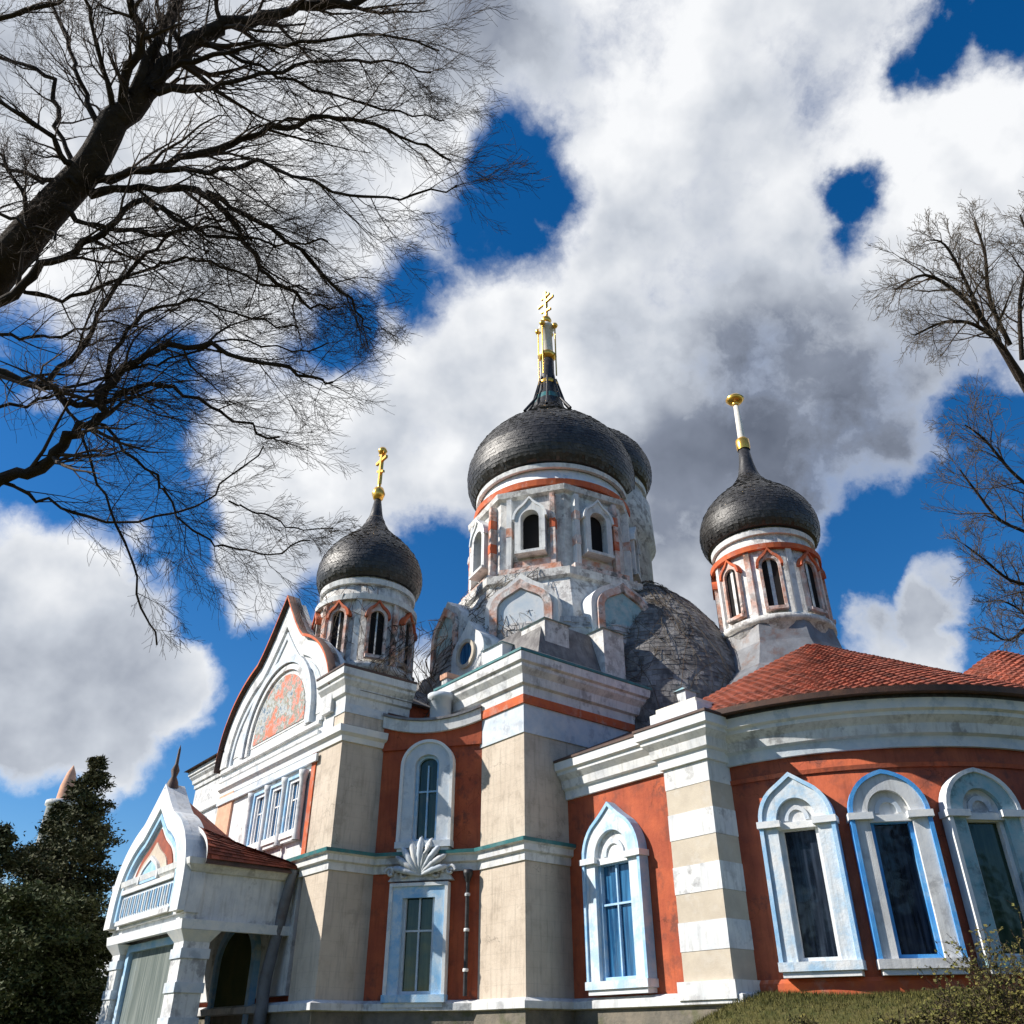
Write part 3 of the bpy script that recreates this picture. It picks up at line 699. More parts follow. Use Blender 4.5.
def arched_opening(fr, s0, z0, w, h, parent, b=.18, dep=.25, sm='peeling', tip=.25, dark='dark_inside', top='orange_paint'):
    m = MB(); zs = z0 + h - w / 2
    m.band(fr, outline(w, z0, zs, w / 2, 0, 14, s0), outline(w + 2 * b, z0, zs, w / 2 + b, tip, 14, s0), -.1, dep, sm)
    m.band(fr, outline(w + 2 * b, zs, zs + .01, w / 2 + b, tip, 14, s0), outline(w + 2 * b + .24, zs, zs + .01, w / 2 + b + .12, tip, 14, s0), -.1, dep + .08, top)
    m.sbox(fr, s0 - w / 2 - b, s0 + w / 2 + b, -.1, dep + .1, z0 - .15, z0, sm)
    m.slab(fr, outline(w, z0, zs, w / 2, 0, 14, s0), .0, .03, dark)  # near-black panel stands in for the unlit interior, wall is not pierced
    return m.build('arched_opening', parent)

def side_tower(cx, cy, zb, zt, Rd, Ro, H, label, a_start=0, orange=True, nopen=8):
    m = MB()
    m.lathe(cx, cy, [(Rd * 1.02, zb - 3), (Rd * 1.02, zb + .1), (Rd * 1.1, zb + .15), (Rd * 1.1, zb + .4), (Rd, zb + .45), (Rd, zt - 1.0), (Rd * .97, zt - .9, 'peeling'), (Rd * .97, zt)], 'peeling', 48)
    ring(m, cx, cy, Rd * 1.09, zt - 1.25, zt - 1.0, 'orange_paint' if orange else 'white')
    ring(m, cx, cy, Rd * 1.03, zt - .4, zt - .15, 'white')
    t = m.build('dome_tower', church, label)
    for i in range(nopen):
        a = a_start + 2 * math.pi * i / nopen
        fr = frame(cx + Rd * .985 * math.cos(a), cy + Rd * .985 * math.sin(a), a)
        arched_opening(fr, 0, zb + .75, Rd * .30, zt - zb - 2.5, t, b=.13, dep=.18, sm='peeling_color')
        a2 = a + math.pi / nopen
        fr2 = frame(cx + Rd * .985 * math.cos(a2), cy + Rd * .985 * math.sin(a2), a2)
        q = MB(); q.sbox(fr2, -.13, .13, -.05, .16, zb + .45, zt - 1.25, 'peeling_color' if i % 2 else 'white'); q.build('pilaster_strip', t)
    d = MB(); d.lathe(cx, cy, [(Rd * .9, zt - .02)] + onion(Ro, zt, H), 'dark_shingle', 64); shingles(d, cx, cy, onion(Ro, zt, H), 'dark_shingle', .16, .15, random.Random(2), .017); d.build('dome', t)
    return t
# left tower
LTX, LTY = -9.5, -1.7
lt = side_tower(LTX, LTY, 15.0, 19.6, 2.15, 2.5, 4.3, 'left tower with slender spire and gold cross', a_start=R_(-60), orange=False)
m = MB(); m.lathe(LTX, LTY, [(.62, 23.1), (.44, 23.6), (.30, 24.2), (.16, 25.1)], 'black_iron', 20); m.build('spire', lt)
m = MB(); ball(m, LTX, LTY, 25.4, .34, 'gold', 1.3); m.lathe(LTX, LTY, [(.09, 25.7), (.06, 27.3)], 'gold', 10); ball(m, LTX, LTY, 28.1, .25, 'gold', .9); m.build('finial', lt)
cross(lt, LTX, LTY, 26.0, 2.3, 1.0)
# right tower
RTX, RTY = 2.6, 12.9
rt = side_tower(RTX, RTY, 17.0, 21.9, 2.35, 2.85, 4.6, 'right tower with long pale finial pole', a_start=R_(-52), nopen=8)
m = MB(); m.lathe(RTX, RTY, [(.70, 25.8), (.50, 26.4), (.36, 27.1), (.27, 28.0)], 'black_iron', 20); m.build('spire', rt)
m = MB(); m.lathe(RTX, RTY, [(.33, 27.9), (.36, 28.1), (.36, 28.5), (.28, 28.6)], 'gold', 16); m.lathe(RTX, RTY, [(.20, 28.5), (.13, 31.0)], 'ivory', 12); ball(m, RTX, RTY, 31.3, .50, 'gold', .5); ball(m, RTX, RTY, 31.0, .2, 'gold'); m.build('finial', rt)
m = MB(); m.lathe(RTX, RTY, [(6.4, 13.0), (4.6, 13.9), (3.3, 15.0), (2.7, 16.2), (2.5, 17.1)], 'old_metal', 8, smooth=False, a0=.3); m.build('skirt_roof', church)

# central tower
m = MB()
DR = 4.35
m.lathe(CX, CY, [(6.3, 15.5), (6.0, 17.0), (5.6, 18.6), (5.15, 20.0), (5.35, 20.1), (5.35, 20.5), (DR, 20.62), (DR, 25.2), (DR + .25, 25.3), (DR + .3, 25.6), (DR - .1, 25.7)], 'peeling', 8, smooth=False, a0=R_(-56 + 22.5))
m.lathe(CX, CY, [(4.1, 25.3), (4.1, 26.0), (4.0, 26.05, 'white_clean'), (3.95, 27.3)], 'white_clean', 56)
ring(m, CX, CY, 4.32, 25.75, 26.1, 'orange_paint', 56); ring(m, CX, CY, 4.2, 26.9, 27.15, 'white', 56)
ct = m.build('dome_tower', church, 'tall central tower with the largest dome')
for i in range(8):
    a = R_(-56 + 45 * i); ap = DR * math.cos(math.pi / 8)
    fr = frame(CX + ap * math.cos(a), CY + ap * math.sin(a), a)
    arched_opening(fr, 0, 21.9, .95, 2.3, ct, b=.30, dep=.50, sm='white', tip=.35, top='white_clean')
    q = MB()
    q.sbox(fr, -1.25, -1.0, -.05, .35, 20.7, 25.1, 'white'); q.sbox(fr, 1.0, 1.25, -.05, .35, 20.7, 25.1, 'peeling_color')
    for z in ((22.2, 23.6) if i % 2 else (22.9,)): q.sbox(fr, -1.27, -.98, -.05, .37, z, z + .5, 'peeling_color'); q.sbox(fr, .98, 1.27, -.05, .37, z + .2, z + .7, 'orange_paint')
    q.sbox(fr, -.95, .95, .02, .14, 21.2, 21.55, 'peeling_color')
    q.sbox(fr, -1.55, 1.55, -.05, .62, 20.62, 20.95, 'peeling_color'); q.build('bay_frame', ct)
    # kokoshnik arches at the foot
    a2 = a + R_(0); fr2 = frame(CX + 5.75 * math.cos(a2), CY + 5.75 * math.sin(a2), a2)
    q = MB(); q.slab(fr2, outline(3.4, 15.9, 18.2, 1.2, .45, 16), -.9, .30, 'white'); q.band(fr2, outline(2.2, 16.6, 18.1, .75, .2, 16), outline(2.9, 16.6, 18.1, 1.05, .35, 16), .3, .46, 'peeling_color'); q.slab(fr2, outline(2.1, 16.6, 18.1, .7, .2, 16), .3, .34, 'teal_pale' if i % 2 else 'blue_frieze'); q.build('kokoshnik', ct)
d = MB(); d.lathe(CX, CY, [(3.8, 27.28)] + onion(4.75, 27.3, 7.2), 'dark_shingle', 96); shingles(d, CX, CY, onion(4.75, 27.3, 7.2), 'dark_shingle', .19, .17, random.Random(4), .02); d.build('dome', ct)
m = MB(); m.lathe(CX, CY, [(1.35, 32.6), (1.05, 33.6), (.85, 34.5, 'teal'), (.75, 34.9), (.6, 35.3), (.42, 36.9), (.42, 37.9)], 'black_iron', 12); 
for i in range(8):
    a = i * math.pi / 4; m.tube([Vector((CX + 1.9 * math.cos(a), CY + 1.9 * math.sin(a), 33.0)), Vector((CX + 1.0 * math.cos(a), CY + 1.0 * math.sin(a), 34.4)), Vector((CX + .5 * math.cos(a), CY + .5 * math.sin(a), 36.4))], [.09, .09, .06], 'black_iron', 5)
m.build('spire', ct)
m = MB(); ball(m, CX, CY, 36.0, .62, 'gold', .6); ball(m, CX, CY, 38.3, .6, 'gold', .6)
m.lathe(CX, CY, [(.40, 38.5), (.34, 40.5), (.5, 40.6), (.5, 40.8), (.2, 41.2)], 'ivory', 12)
for i in range(4):
    a = i * math.pi / 2 + .4; m.tube([Vector((CX + .6 * math.cos(a), CY + .6 * math.sin(a), 36.5)), Vector((CX + .6 * math.cos(a), CY + .6 * math.sin(a), 40.5))], [.05, .05], 'gold', 5)
    ball(m, CX + .6 * math.cos(a), CY + .6 * math.sin(a), 40.7, .2, 'gold')
ball(m, CX, CY, 41.4, .35, 'gold'); m.build('finial', ct)
cross(ct, CX, CY, 41.4, 2.6, 1.5)
# low shingled skirt at the foot of the central drum
m = MB(); sk = [(6.6, 14.6), (6.4, 15.8), (6.2, 17.0), (6.0, 17.6)]; m.lathe(CX, CY, sk, 'peeling_grey', 48); shingles(m, CX, CY, sk, 'peeling_grey', .3, .34, random.Random(7), .05); m.build('skirt_roof', church)
# sloping grey roof to the right
VX, VY = -2.5, 10.2
VP = [(5.3, 12.0), (5.0, 14.2), (4.6, 15.5), (3.9, 17.0), (3.1, 18.4), (2.2, 19.6), (1.1, 20.6), (.2, 21.2)]
def vp_at(v):
    f = max(0, min(.999, v)) * (len(VP) - 1); i = int(f); a, b = VP[i], VP[i + 1]; return a[0] + (b[0] - a[0]) * (f - i), a[1] + (b[1] - a[1]) * (f - i)
m = MB(); m.lathe(VX, VY, VP, 'grey_shingle', 40); shingles(m, VX, VY, VP, 'grey_shingle', .26, .22, random.Random(6), .022); m.build('roof', church)
# rear dome, right shoulder of the large one
SX, SY = -6.9, 10.9
m = MB(); m.lathe(SX, SY, [(3.2, 17), (3.2, 24.9), (3.5, 25.1), (3.4, 27.8), (3.1, 27.9), (3.1, 29.3)], 'peeling', 40); ring(m, SX, SY, 3.3, 26.3, 26.7, 'teal_pale'); ring(m, SX, SY, 3.25, 28.6, 28.9, 'white'); st = m.build('dome_tower', church, 'rear tower half hidden behind the central dome')
d = MB(); d.lathe(SX, SY, [(3.0, 29.3)] + onion(3.7, 29.3, 5.2), 'dark_shingle', 64); shingles(d, SX, SY, onion(3.7, 29.3, 5.2), 'dark_shingle', .19, .17, random.Random(5), .02); d.build('dome', st)

# roof clutter between towers: parapet blocks and small gablets
for (x, y, z, w, d_, h, mm) in ((-.2, 7.9, 13.9, 1.3, 1.1, 2.6, 'white'), (.5, 9.2, 12.4, 1.1, 1.0, 3.0, 'blue_frieze'), (1.2, 7.4, 11.5, 1.3, 1.0, 2.2, 'white'), (-1.5, 2.4, 14.0, 1.5, 1.3, 2.3, 'peeling'), (-3.3, 1.6, 14.0, 1.3, 1.1, 1.7, 'white_clean'), (-.9, 5.2, 14.0, 1.2, 1.2, 2.5, 'peeling')):
    m = MB(); m.box(x - w / 2, x + w / 2, y - d_ / 2, y + d_ / 2, z, z + h, mm); m.prism([(x - w / 2 - .1, y - d_ / 2 - .1), (x + w / 2 + .1, y - d_ / 2 - .1), (x + w / 2 + .1, y + d_ / 2 + .1), (x - w / 2 - .1, y + d_ / 2 + .1)], z + h + .004, z + h + .35, 'teal_pale', top=[(x - .1, y - .1), (x + .1, y - .1), (x + .1, y + .1), (x - .1, y + .1)]); m.build('roof_turret', church)
# round attic window in white dormer
fr = FY(1.1)
m = MB(); m.slab(fr, outline(2.4, 14.0, 16.0, 1.1, .5, 18, -5.2), -3.0, .0, 'white'); q = m.build('dormer', church)
m = MB(); cpts = lambda r: [(-5.2 + r * math.cos(2 * math.pi * i / 24), 16.0 + r * math.sin(2 * math.pi * i / 24)) for i in range(25)]
m.band(fr, cpts(.5), cpts(.66), .0, .14, 'cream_band'); m.slab(fr, cpts(.5)[:-1], .01, .04, 'glass_blue'); m.build('round_window', q)

# ---- porch
PX0, PX1, PY = -16.2, -8.3, -8.0; PC = (PX0 + PX1) / 2
PF = FY(PY)
m = MB()   # entablature box on three sides
m.box(PX0, PX1, PY, PY + .35, 5.0, 7.0, 'white'); m.box(PX1 - .35, PX1, PY + .36, GY, 5.0, 7.0, 'white'); m.box(PX0, PX0 + .35, PY + .36, GY, 5.0, 7.0, 'white')
m.box(PX0 + .36, PX1 - .36, PY + .36, GY, 6.6, 6.9, 'white')
m.sweep([(PX0, GY), (PX0, PY), (PX1, PY), (PX1, GY)], [(-.1, 4.85), (.10, 4.85), (.14, 5.15), (-.1, 5.18)], 'white_clean')
m.sweep([(PX0, GY), (PX0, PY), (PX1, PY), (PX1, GY)], [(-.1, 6.6), (.12, 6.65), (.3, 6.85), (.34, 7.05), (-.1, 7.1)], 'white')
porch = m.build('porch', church, 'white entrance porch with keel pediment')
K = dict(c=PC, k=.42, p=1.3)
pk = keel(PX1 - PX0 + .2, 6.1, 3.15, 1.1, **K)
m = MB(); m.slab(PF, [(PX0 - .1, 5.35)] + pk + [(PX1 + .1, 5.35)], -.4, .12, 'white')
m.band(PF, [(PC - 3.3, 5.4)] + keel(6.6, 6.1, 2.5, .8, **K) + [(PC + 3.3, 5.4)], [(PX0 - .1, 5.4)] + pk + [(PX1 + .1, 5.4)], .1, .36, 'white_clean')
m.band(PF, [(PC - 2.95, 5.6)] + keel(5.9, 6.1, 2.2, .7, **K) + [(PC + 2.95, 5.6)], [(PC - 3.15, 5.6)] + keel(6.3, 6.1, 2.36, .75, **K) + [(PC + 3.15, 5.6)], .1, .28, 'light_blue')
for z_ in (5.45, 6.55): m.sbox(PF, PC - 2.9, PC + 2.9, .11, .30, z_, z_ + .16, 'white')
m.sbox(PF, PC - 2.8, PC + 2.8, .11, .2, 5.65, 6.5, 'blue_frieze')
for q_ in range(22): m.sbox(PF, PC - 2.7 + q_ * .25, PC - 2.62 + q_ * .25, .19, .25, 5.75, 6.4, 'light_blue' if q_ % 2 else 'white')
ped = m.build('pediment', porch)
m = MB(); m.slab(PF, outline(4.2, 6.75, 6.8, 1.35, .5, 18, PC), .11, .17, 'rust_tile'); m.slab(PF, outline(3.4, 6.75, 6.8, 1.0, .35, 18, PC), .17, .22, 'cream'); m.slab(PF, outline(1.9, 6.75, 6.8, .6, .1, 18, PC), .22, .29, 'light_blue')
m.band(PF, outline(1.9, 6.75, 6.8, .6, .1, 18, PC), outline(2.2, 6.75, 6.8, .72, .15, 18, PC), .2, .34, 'white')
m.build('relief', porch)
# porch roof
PZ = lambda z, y: 7.0 + (z - 7.0) * (1 - .72 * max(0, (y - PY)) / (GY - PY))
pr_ = keel(PX1 - PX0 + .9, 7.02, 1.7, 1.35, c=PC, k=.55, p=1.25); n = len(pr_)
m = MB(); b0 = m.add([(x, PY + .2, z) for x, z in pr_] + [(x, GY + .1, PZ(z, GY + .1)) for x, z in pr_] + [(x, PY + .2, z - .16) for x, z in pr_] + [(x, GY + .1, PZ(z, GY + .1) - .16) for x, z in pr_])
for i in range(n - 1):
    m.face((b0 + i, b0 + i + 1, b0 + n + i + 1, b0 + n + i), 'rust_tile'); m.face((b0 + 2 * n + i, b0 + 2 * n + i + 1, b0 + 3 * n + i + 1, b0 + 3 * n + i), 'brown_metal'); m.face((b0 + i, b0 + i + 1, b0 + 2 * n + i + 1, b0 + 2 * n + i), 'white')
rnd = random.Random(8)   # tiles
for i in range(n - 1):
    (xa, za), (xb, zb) = pr_[i], pr_[i + 1]
    L_ = math.hypot(xb - xa, zb - za); nx, nz = -(zb - za) / L_, (xb - xa) / L_
    y = PY + .2 + (.15 if i % 2 else 0)
    while y < GY:
        y2 = y + .29; h0 = .02; h1 = .06 + rnd.uniform(-.01, .015)
        lo = (i < n / 2)
        ha, hb = (h1, h0) if lo else (h0, h1)
        b = m.add([(xa + nx * ha, y, PZ(za, y) + nz * ha), (xb + nx * hb, y, PZ(zb, y) + nz * hb), (xb + nx * hb, y2, PZ(zb, y2) + nz * hb), (xa + nx * ha, y2, PZ(za, y2) + nz * ha)])
        m.face((b, b + 1, b + 2, b + 3), 'rust_tile'); y += .30
m.build('roof', porch)
m = MB(); zt = 10.45; m.lathe(PC, PY - .1, [(.28, zt - .3), (.2, zt), (.1, zt + .2), (.17, zt + .45), (.07, zt + .7), (.05, zt + 1.3), (.001, zt + 1.5)], 'brown_metal', 12); m.build('finial', porch)
def column(x, y):
    m = MB(); w = .45
    m.box(x - w, x + w, y - w, y + w, 1.2, 4.5, 'white')
    for z in (2.0, 3.0, 4.0): m.box(x - w - .05, x + w + .05, y - w - .05, y + w + .05, z, z + .3, 'blue_frieze')
    m.prism([(x - w, y - w), (x + w, y - w), (x + w, y + w), (x - w, y + w)], 4.504, 4.84, 'white_clean', top=[(x - w - .25, y - w - .25), (x + w + .25, y - w - .25), (x + w + .25, y + w + .25), (x - w - .25, y + w + .25)])
    m.box(x - w - .1, x + w + .1, y - w - .1, y + w + .1, .8, 1.6, 'white'); return m.build('column', porch)
column(PX1 - .6, PY + .6); column(PX0 + .6, PY + .6)
m = MB(); m.box(PX0 + 1.3, PX1 - 1.3, PY + .5, PY + .56, 1.9, 4.6, 'glass_grey'); m.build('glazing', porch)
m = MB(); m.band(PF, [(PX0 + 1.5, 2), (PX0 + 1.5, 4.55), (PX1 - 1.5, 4.55), (PX1 - 1.5, 2)], [(PX0 + 1.2, 2), (PX0 + 1.2, 4.8), (PX1 - 1.2, 4.8), (PX1 - 1.2, 2)], -.6, -.35, 'light_blue'); m.sbox(PF, PX0 + 1.2, PX1 - 1.2, -.6, -.35, 1.6, 2.0, 'white'); m.build('glazing_frame', porch)
m = MB(); m.slab(G, outline(3.2, 1.3, 4.2, 1.2, 0, 16, PC), .01, .10, 'leaf_dark'); m.band(G, outline(3.2, 1.3, 4.2, 1.2, 0, 16, PC), outline(3.8, 1.3, 4.2, 1.5, 0, 16, PC), .0, .25, 'light_blue'); m.build('door', church)
# steps and floor of the porch
m = MB(); m.box(PX0 - .3, PX1 + .3, PY - .3, GY - .3, .3, 1.19, 'stone'); m.build('floor', porch)
# rear half column and big drain against the wall
m = MB(); m.tube([Vector((PX1 + .35, GY - .25, 7.0)), Vector((PX1 + .15, GY - .3, 6.2)), Vector((PX1 - .3, GY - .5, 3.5)), Vector((PX1 - .3, GY - .5, 1.2))], [.16, .2, .22, .22], 'old_metal', 10); m.build('downpipe', church)

# small bell and lantern details: drip rail and snow guard on apse roof
# ------------------------------------------------------------------ VEGETATION
def grow(m, p, d, length, r, level, rnd, bias, mats, wig=.25, maxl=3, tipr=.004, kids=(7, 6, 5), spread=(25, 60), lenf=(.35, .62), minr=.006):
    n = 5 if level < 2 else 4
    pts = [p.copy()]; rad = [r]; q = p.copy(); dd = d.normalized()
    for i in range(n):
        dd = (dd + Vector((rnd.gauss(0, wig), rnd.gauss(0, wig), rnd.gauss(0, wig))) * .5 + bias * .10).normalized()
        q = q + dd * (length / n); pts.append(q.copy()); rad.append(max(minr, r * (1 - .8 * (i + 1) / n)))
    m.tube(pts, rad, mats[min(level, len(mats) - 1)], 5 if r > .03 else 3)
    if level < maxl:
        side_branches(m, pts, rad, length, level + 1, rnd, bias, mats, wig, maxl, kids, spread, lenf, minr)
def side_branches(m, pts, rad, length, level, rnd, bias, mats, wig, maxl, kids, spread, lenf, minr, start=.15):
    k = kids[min(level - 1, len(kids) - 1)]
    n = len(pts) - 1
    for j in range(k):
        t = start + (1 - start) * (j + rnd.random()) / k
        f = t * n; i = min(n - 1, int(f)); q = pts[i].lerp(pts[i + 1], f - i); d = (pts[i + 1] - pts[i]).normalized()
        a = R_(rnd.uniform(*spread)); ax = d.cross(Vector((rnd.gauss(0, 1), rnd.gauss(0, 1), rnd.gauss(0, 1))))
        if ax.length < 1e-3: continue
        nd = Matrix.Rotation(a, 3, ax.normalized()) @ d
        rr = rad[min(i, len(rad) - 1)] * rnd.uniform(.35, .55)
        grow(m, q, nd, length * rnd.uniform(*lenf) * (1.15 - .5 * t), max(minr, rr), level, rnd, bias, mats, wig, maxl, kids=kids, spread=spread, lenf=lenf, minr=minr)
def smooth_path(P, rad, sub=4):
    pts = []; rr = []
    n = len(P)
    for i in range(n - 1):
        p0, p1, p2, p3 = P[max(i - 1, 0)], P[i], P[i + 1], P[min(i + 2, n - 1)]
        for k in range(sub):
            t = k / sub
            pts.append(.5 * ((2 * p1) + (p2 - p0) * t + (2 * p0 - 5 * p1 + 4 * p2 - p3) * t * t + (3 * p1 - p0 - 3 * p2 + p3) * t ** 3)); rr.append(rad[i] * (1 - t) + rad[i + 1] * t)
    pts.append(P[-1]); rr.append(rad[-1])
    return pts, rr

# the big bare tree in front on the left
tree = empty('bare_tree', (-12.6, 10.2, 0)); tag(tree, 'large leafless tree in the foreground at left, dark limbs spreading over the sky', 'tree')
def child_of(o, root): o.parent = root; o.matrix_parent_inverse = Matrix.Translation(-Vector(root.location)); return o
rnd = random.Random(21)
PXM = F
def limb(pl, depth, w0, w1, dvar=0.0):
    n = len(pl); P = []; Rr = []
    for i, (x, y) in enumerate(pl):
        dp = depth + dvar * i / (n - 1); P.append(at(x, y, dp)); Rr.append(.5 * (w0 + (w1 - w0) * (i / (n - 1)) ** .8) * dp / PXM)
    return P, Rr
tm = MB()
P, Rr = limb([(-150, 450), (-70, 345), (0, 268), (45, 215), (90, 165), (115, 118)], 14, 48, 27)
P = [Vector((-12.9, 10.0, -.2)), Vector((-12.4, 10.3, 4.5)), Vector((-11.9, 10.8, 8.0))] + P[1:]; Rr = [.65, .5, .45] + Rr[1:]
pts, rr = smooth_path(P, Rr, 5); tm.tube(pts, rr, 'bark', 12)
child_of(tm.build('trunk'), tree)
LIMBS = [
    ([(105, 130), (140, 100), (165, 68), (195, 40), (240, 20), (290, 10), (350, 3), (400, -18)], 14, 34, 8, 1.0, 16),
    ([(112, 120), (128, 80), (140, 35), (128, 0), (118, -40)], 14, 18, 8, -.8, 9),
    ([(130, 95), (155, 45), (180, 0), (215, -50)], 14, 15, 7, .8, 8),
    ([(92, 172), (66, 160), (40, 130), (0, 105), (-40, 85)], 14, 11, 5, -1, 8),
    ([(90, 176), (66, 150), (58, 110), (45, 75), (0, 58), (-30, 50)], 14, 8, 4, 1, 7),
    ([(80, 185), (120, 175), (180, 160), (230, 145), (285, 122), (340, 120), (400, 135), (450, 160)], 14, 15, 3, 1.6, 17),
    ([(90, 180), (150, 170), (210, 172), (260, 165), (330, 190), (400, 200), (455, 185)], 14, 10, 2.5, -1.4, 15),
    ([(85, 190), (130, 190), (190, 190), (215, 200), (240, 232), (268, 275), (300, 300), (335, 310)], 14, 14, 3, .8, 13),
    ([(210, 197), (260, 225), (310, 262), (350, 300), (372, 330)], 14.2, 8, 2.5, .6, 12),
    ([(150, 92), (200, 90), (250, 80), (310, 62), (370, 60), (430, 70)], 14, 9, 2.5, 1.2, 15),
    ([(170, 70), (230, 50), (300, 45), (380, 35), (440, 50)], 14.2, 8, 2.5, -1.2, 14),
    ([(200, 38), (260, 70), (330, 95), (400, 110), (445, 120)], 14.3, 6, 2, 1.4, 13),
    ([(-70, 350), (0, 303), (40, 266), (80, 247), (110, 226), (140, 200), (170, 215), (210, 235), (250, 240)], 13.4, 15, 4, .6, 15),
    ([(20, 285), (60, 300), (110, 285), (160, 262), (210, 262), (260, 285), (310, 290)], 13.6, 7, 2.5, 1, 14),
    ([(-110, 360), (-30, 366), (40, 385), (72, 403), (105, 400), (140, 388), (185, 392), (235, 420), (280, 440)], 13.2, 14, 3, .6, 15),
    ([(-110, 530), (-20, 492), (40, 466), (70, 441), (95, 418), (105, 388), (135, 360), (185, 345), (245, 358), (300, 375), (335, 385)], 12.8, 22, 3, .8, 18),
    ([(-20, 478), (20, 486), (60, 508), (120, 522), (190, 508), (232, 478), (262, 450)], 12.8, 6, 2, .8, 9),
    ([(78, 436), (100, 478), (124, 540), (142, 592), (156, 642)], 12.9, 4, 2.5, -.3, 4),
    ([(95, 420), (140, 460), (165, 490), (185, 525), (225, 548), (270, 553), (310, 540)], 12.9, 4.5, 2, .6, 13),
    ([(225, 500), (260, 515), (295, 528), (330, 530)], 13.2, 3, 1.5, .6, 7),
    ([(40, 385), (80, 350), (105, 305), (135, 265), (180, 232), (230, 215)], 13.5, 9, 3, 1, 13),
    ([(100, 400), (120, 340), (155, 310), (200, 300), (250, 318), (300, 330)], 13.4, 7, 2.5, .8, 14),
    ([(78, 185), (40, 178), (0, 165), (-40, 150)], 13.8, 8, 3, .4, 10),
    ([(104, 138), (84, 92), (70, 48), (48, -5)], 14.1, 9, 4, .6, 10),
    ([(112, 118), (104, 70), (92, 22), (78, -30)], 13.9, 9, 4, -.6, 9),
    ([(30, 235), (20, 190), (-5, 150), (-40, 120)], 13.6, 7, 3, -.4, 9),
    ([(150, 90), (170, 60), (175, 20), (190, -25)], 14, 8, 4, .6, 9),
    ([(60, 200), (90, 225), (150, 235), (215, 230), (275, 245), (330, 240)], 13.7, 8, 2.5, .6, 13),
    ([(-60, 60), (0, 20), (60, 0), (100, -30)], 14, 9, 5, 0, 7),
    ([(-80, 230), (-20, 215), (30, 225), (60, 240)], 13, 7, 3, 0, 7),
    ([(-90, 330), (-30, 325), (20, 340), (60, 335), (100, 325), (150, 330)], 13, 6, 2.5, .5, 9),
    ([(-60, 420), (0, 410), (50, 395), (120, 375), (170, 360), (230, 340), (290, 350), (330, 345)], 13, 6, 2, .7, 12),
]
for pl, dep, w0, w1, dv, k in LIMBS:
    lm = MB(); P, Rr = limb(pl, dep, w0 * .72, w1 * .7, dv); pts, rr = smooth_path(P, Rr, 4)
    # small natural kinks
    pts = [p + Vector((rnd.gauss(0, .035), rnd.gauss(0, .04), rnd.gauss(0, .035))) for p in pts]; rr = [r * rnd.uniform(.86, 1.16) for r in rr]
    lm.tube(pts, rr, 'bark', 8)
    ln = sum((pts[i + 1] - pts[i]).length for i in range(len(pts) - 1))
    bias = ((pts[-1] - pts[0]).normalized() + Vector((.15, 0, -.15)))
    side_branches(lm, pts, rr, min(ln, 5.0) * .62, 1, rnd, bias, ['bark', 'twig', 'twig'], .34, 3, (int(k * 1.45), 8, 6), (20, 62), (.38, .68), .0026, start=.15)
    child_of(lm.build('limb'), tree)

def procedural_tree(name, label, base, P, Rr, limbs, seed, kids, minr, maxl=3, group=None, mats=('bark', 'twig', 'twig'), bias=Vector((0, 0, .3))):
    root = empty(name, base); tag(root, label, 'tree', group)
    rnd = random.Random(seed); m = MB(); pts, rr = smooth_path(P, Rr, 4); m.tube(pts, rr, 'bark', 8); child_of(m.build('trunk'), root)
    for lp_, lr in limbs:
        m = MB(); pts, rr = smooth_path(lp_, lr, 4); m.tube(pts, rr, 'bark', 6)
        ln = sum((pts[i + 1] - pts[i]).length for i in range(len(pts) - 1))
        side_branches(m, pts, rr, ln * .62, 1, rnd, bias, list(mats), .34, maxl, kids, (22, 60), (.4, .66), minr, start=.2)
        child_of(m.build('limb'), root)
    return root
# tall bare tree to the right of the church
def A(x, y, d=46): return at(x, y, d)
base = Vector((A(1090, 560).x + 1.5, A(1090, 560).y, 0)); base.z = ground_h(base.x, base.y) - .2
lim = []
for pl, w0, w1, d in (
    ([(1035, 405), (1005, 350), (975, 325), (945, 322), (915, 335)], 6, 2, 45), ([(1020, 380), (990, 330), (960, 295), (925, 275), (895, 290)], 7, 2, 46),
    ([(1010, 345), (990, 300), (985, 255), (975, 222)], 5, 2, 47), ([(1022, 360), (1020, 300), (1030, 250), (1020, 215)], 5, 2, 46), ([(985, 325), (965, 280), (945, 245), (930, 240)], 4, 1.5, 46),
    ([(1050, 430), (1050, 350), (1060, 270), (1065, 230)], 7, 2, 47),
    ([(1070, 560), (1040, 500), (1010, 470), (985, 440), (965, 425)], 5, 1.5, 45), ([(1075, 580), (1040, 540), (1000, 520), (975, 490), (960, 470)], 5, 1.5, 46),
    ([(1080, 620), (1045, 590), (1010, 580), (985, 560), (965, 545)], 5, 1.5, 45), ([(1085, 680), (1050, 640), (1020, 610), (1000, 600)], 5, 1.5, 47), ([(1080, 640), (1040, 620), (1010, 640), (990, 632)], 4, 1.5, 44)):
    lim.append(([A(x, y, d) for x, y in pl], [.5 * (w0 + (w1 - w0) * i / (len(pl) - 1)) * d / F for i in range(len(pl))]))
procedural_tree('bare_tree', 'tall thin bare tree rising behind the church roof at the right edge', base,
    [base, A(1100, 640), A(1075, 520), A(1050, 430), A(1024, 383), A(1000, 345)], [.6, .5, .4, .33, .25, .16], lim, 5, (15, 8, 5), .0095, mats=('twig', 'twig', 'twig_pale'), bias=Vector((-.1, 0, .25)))

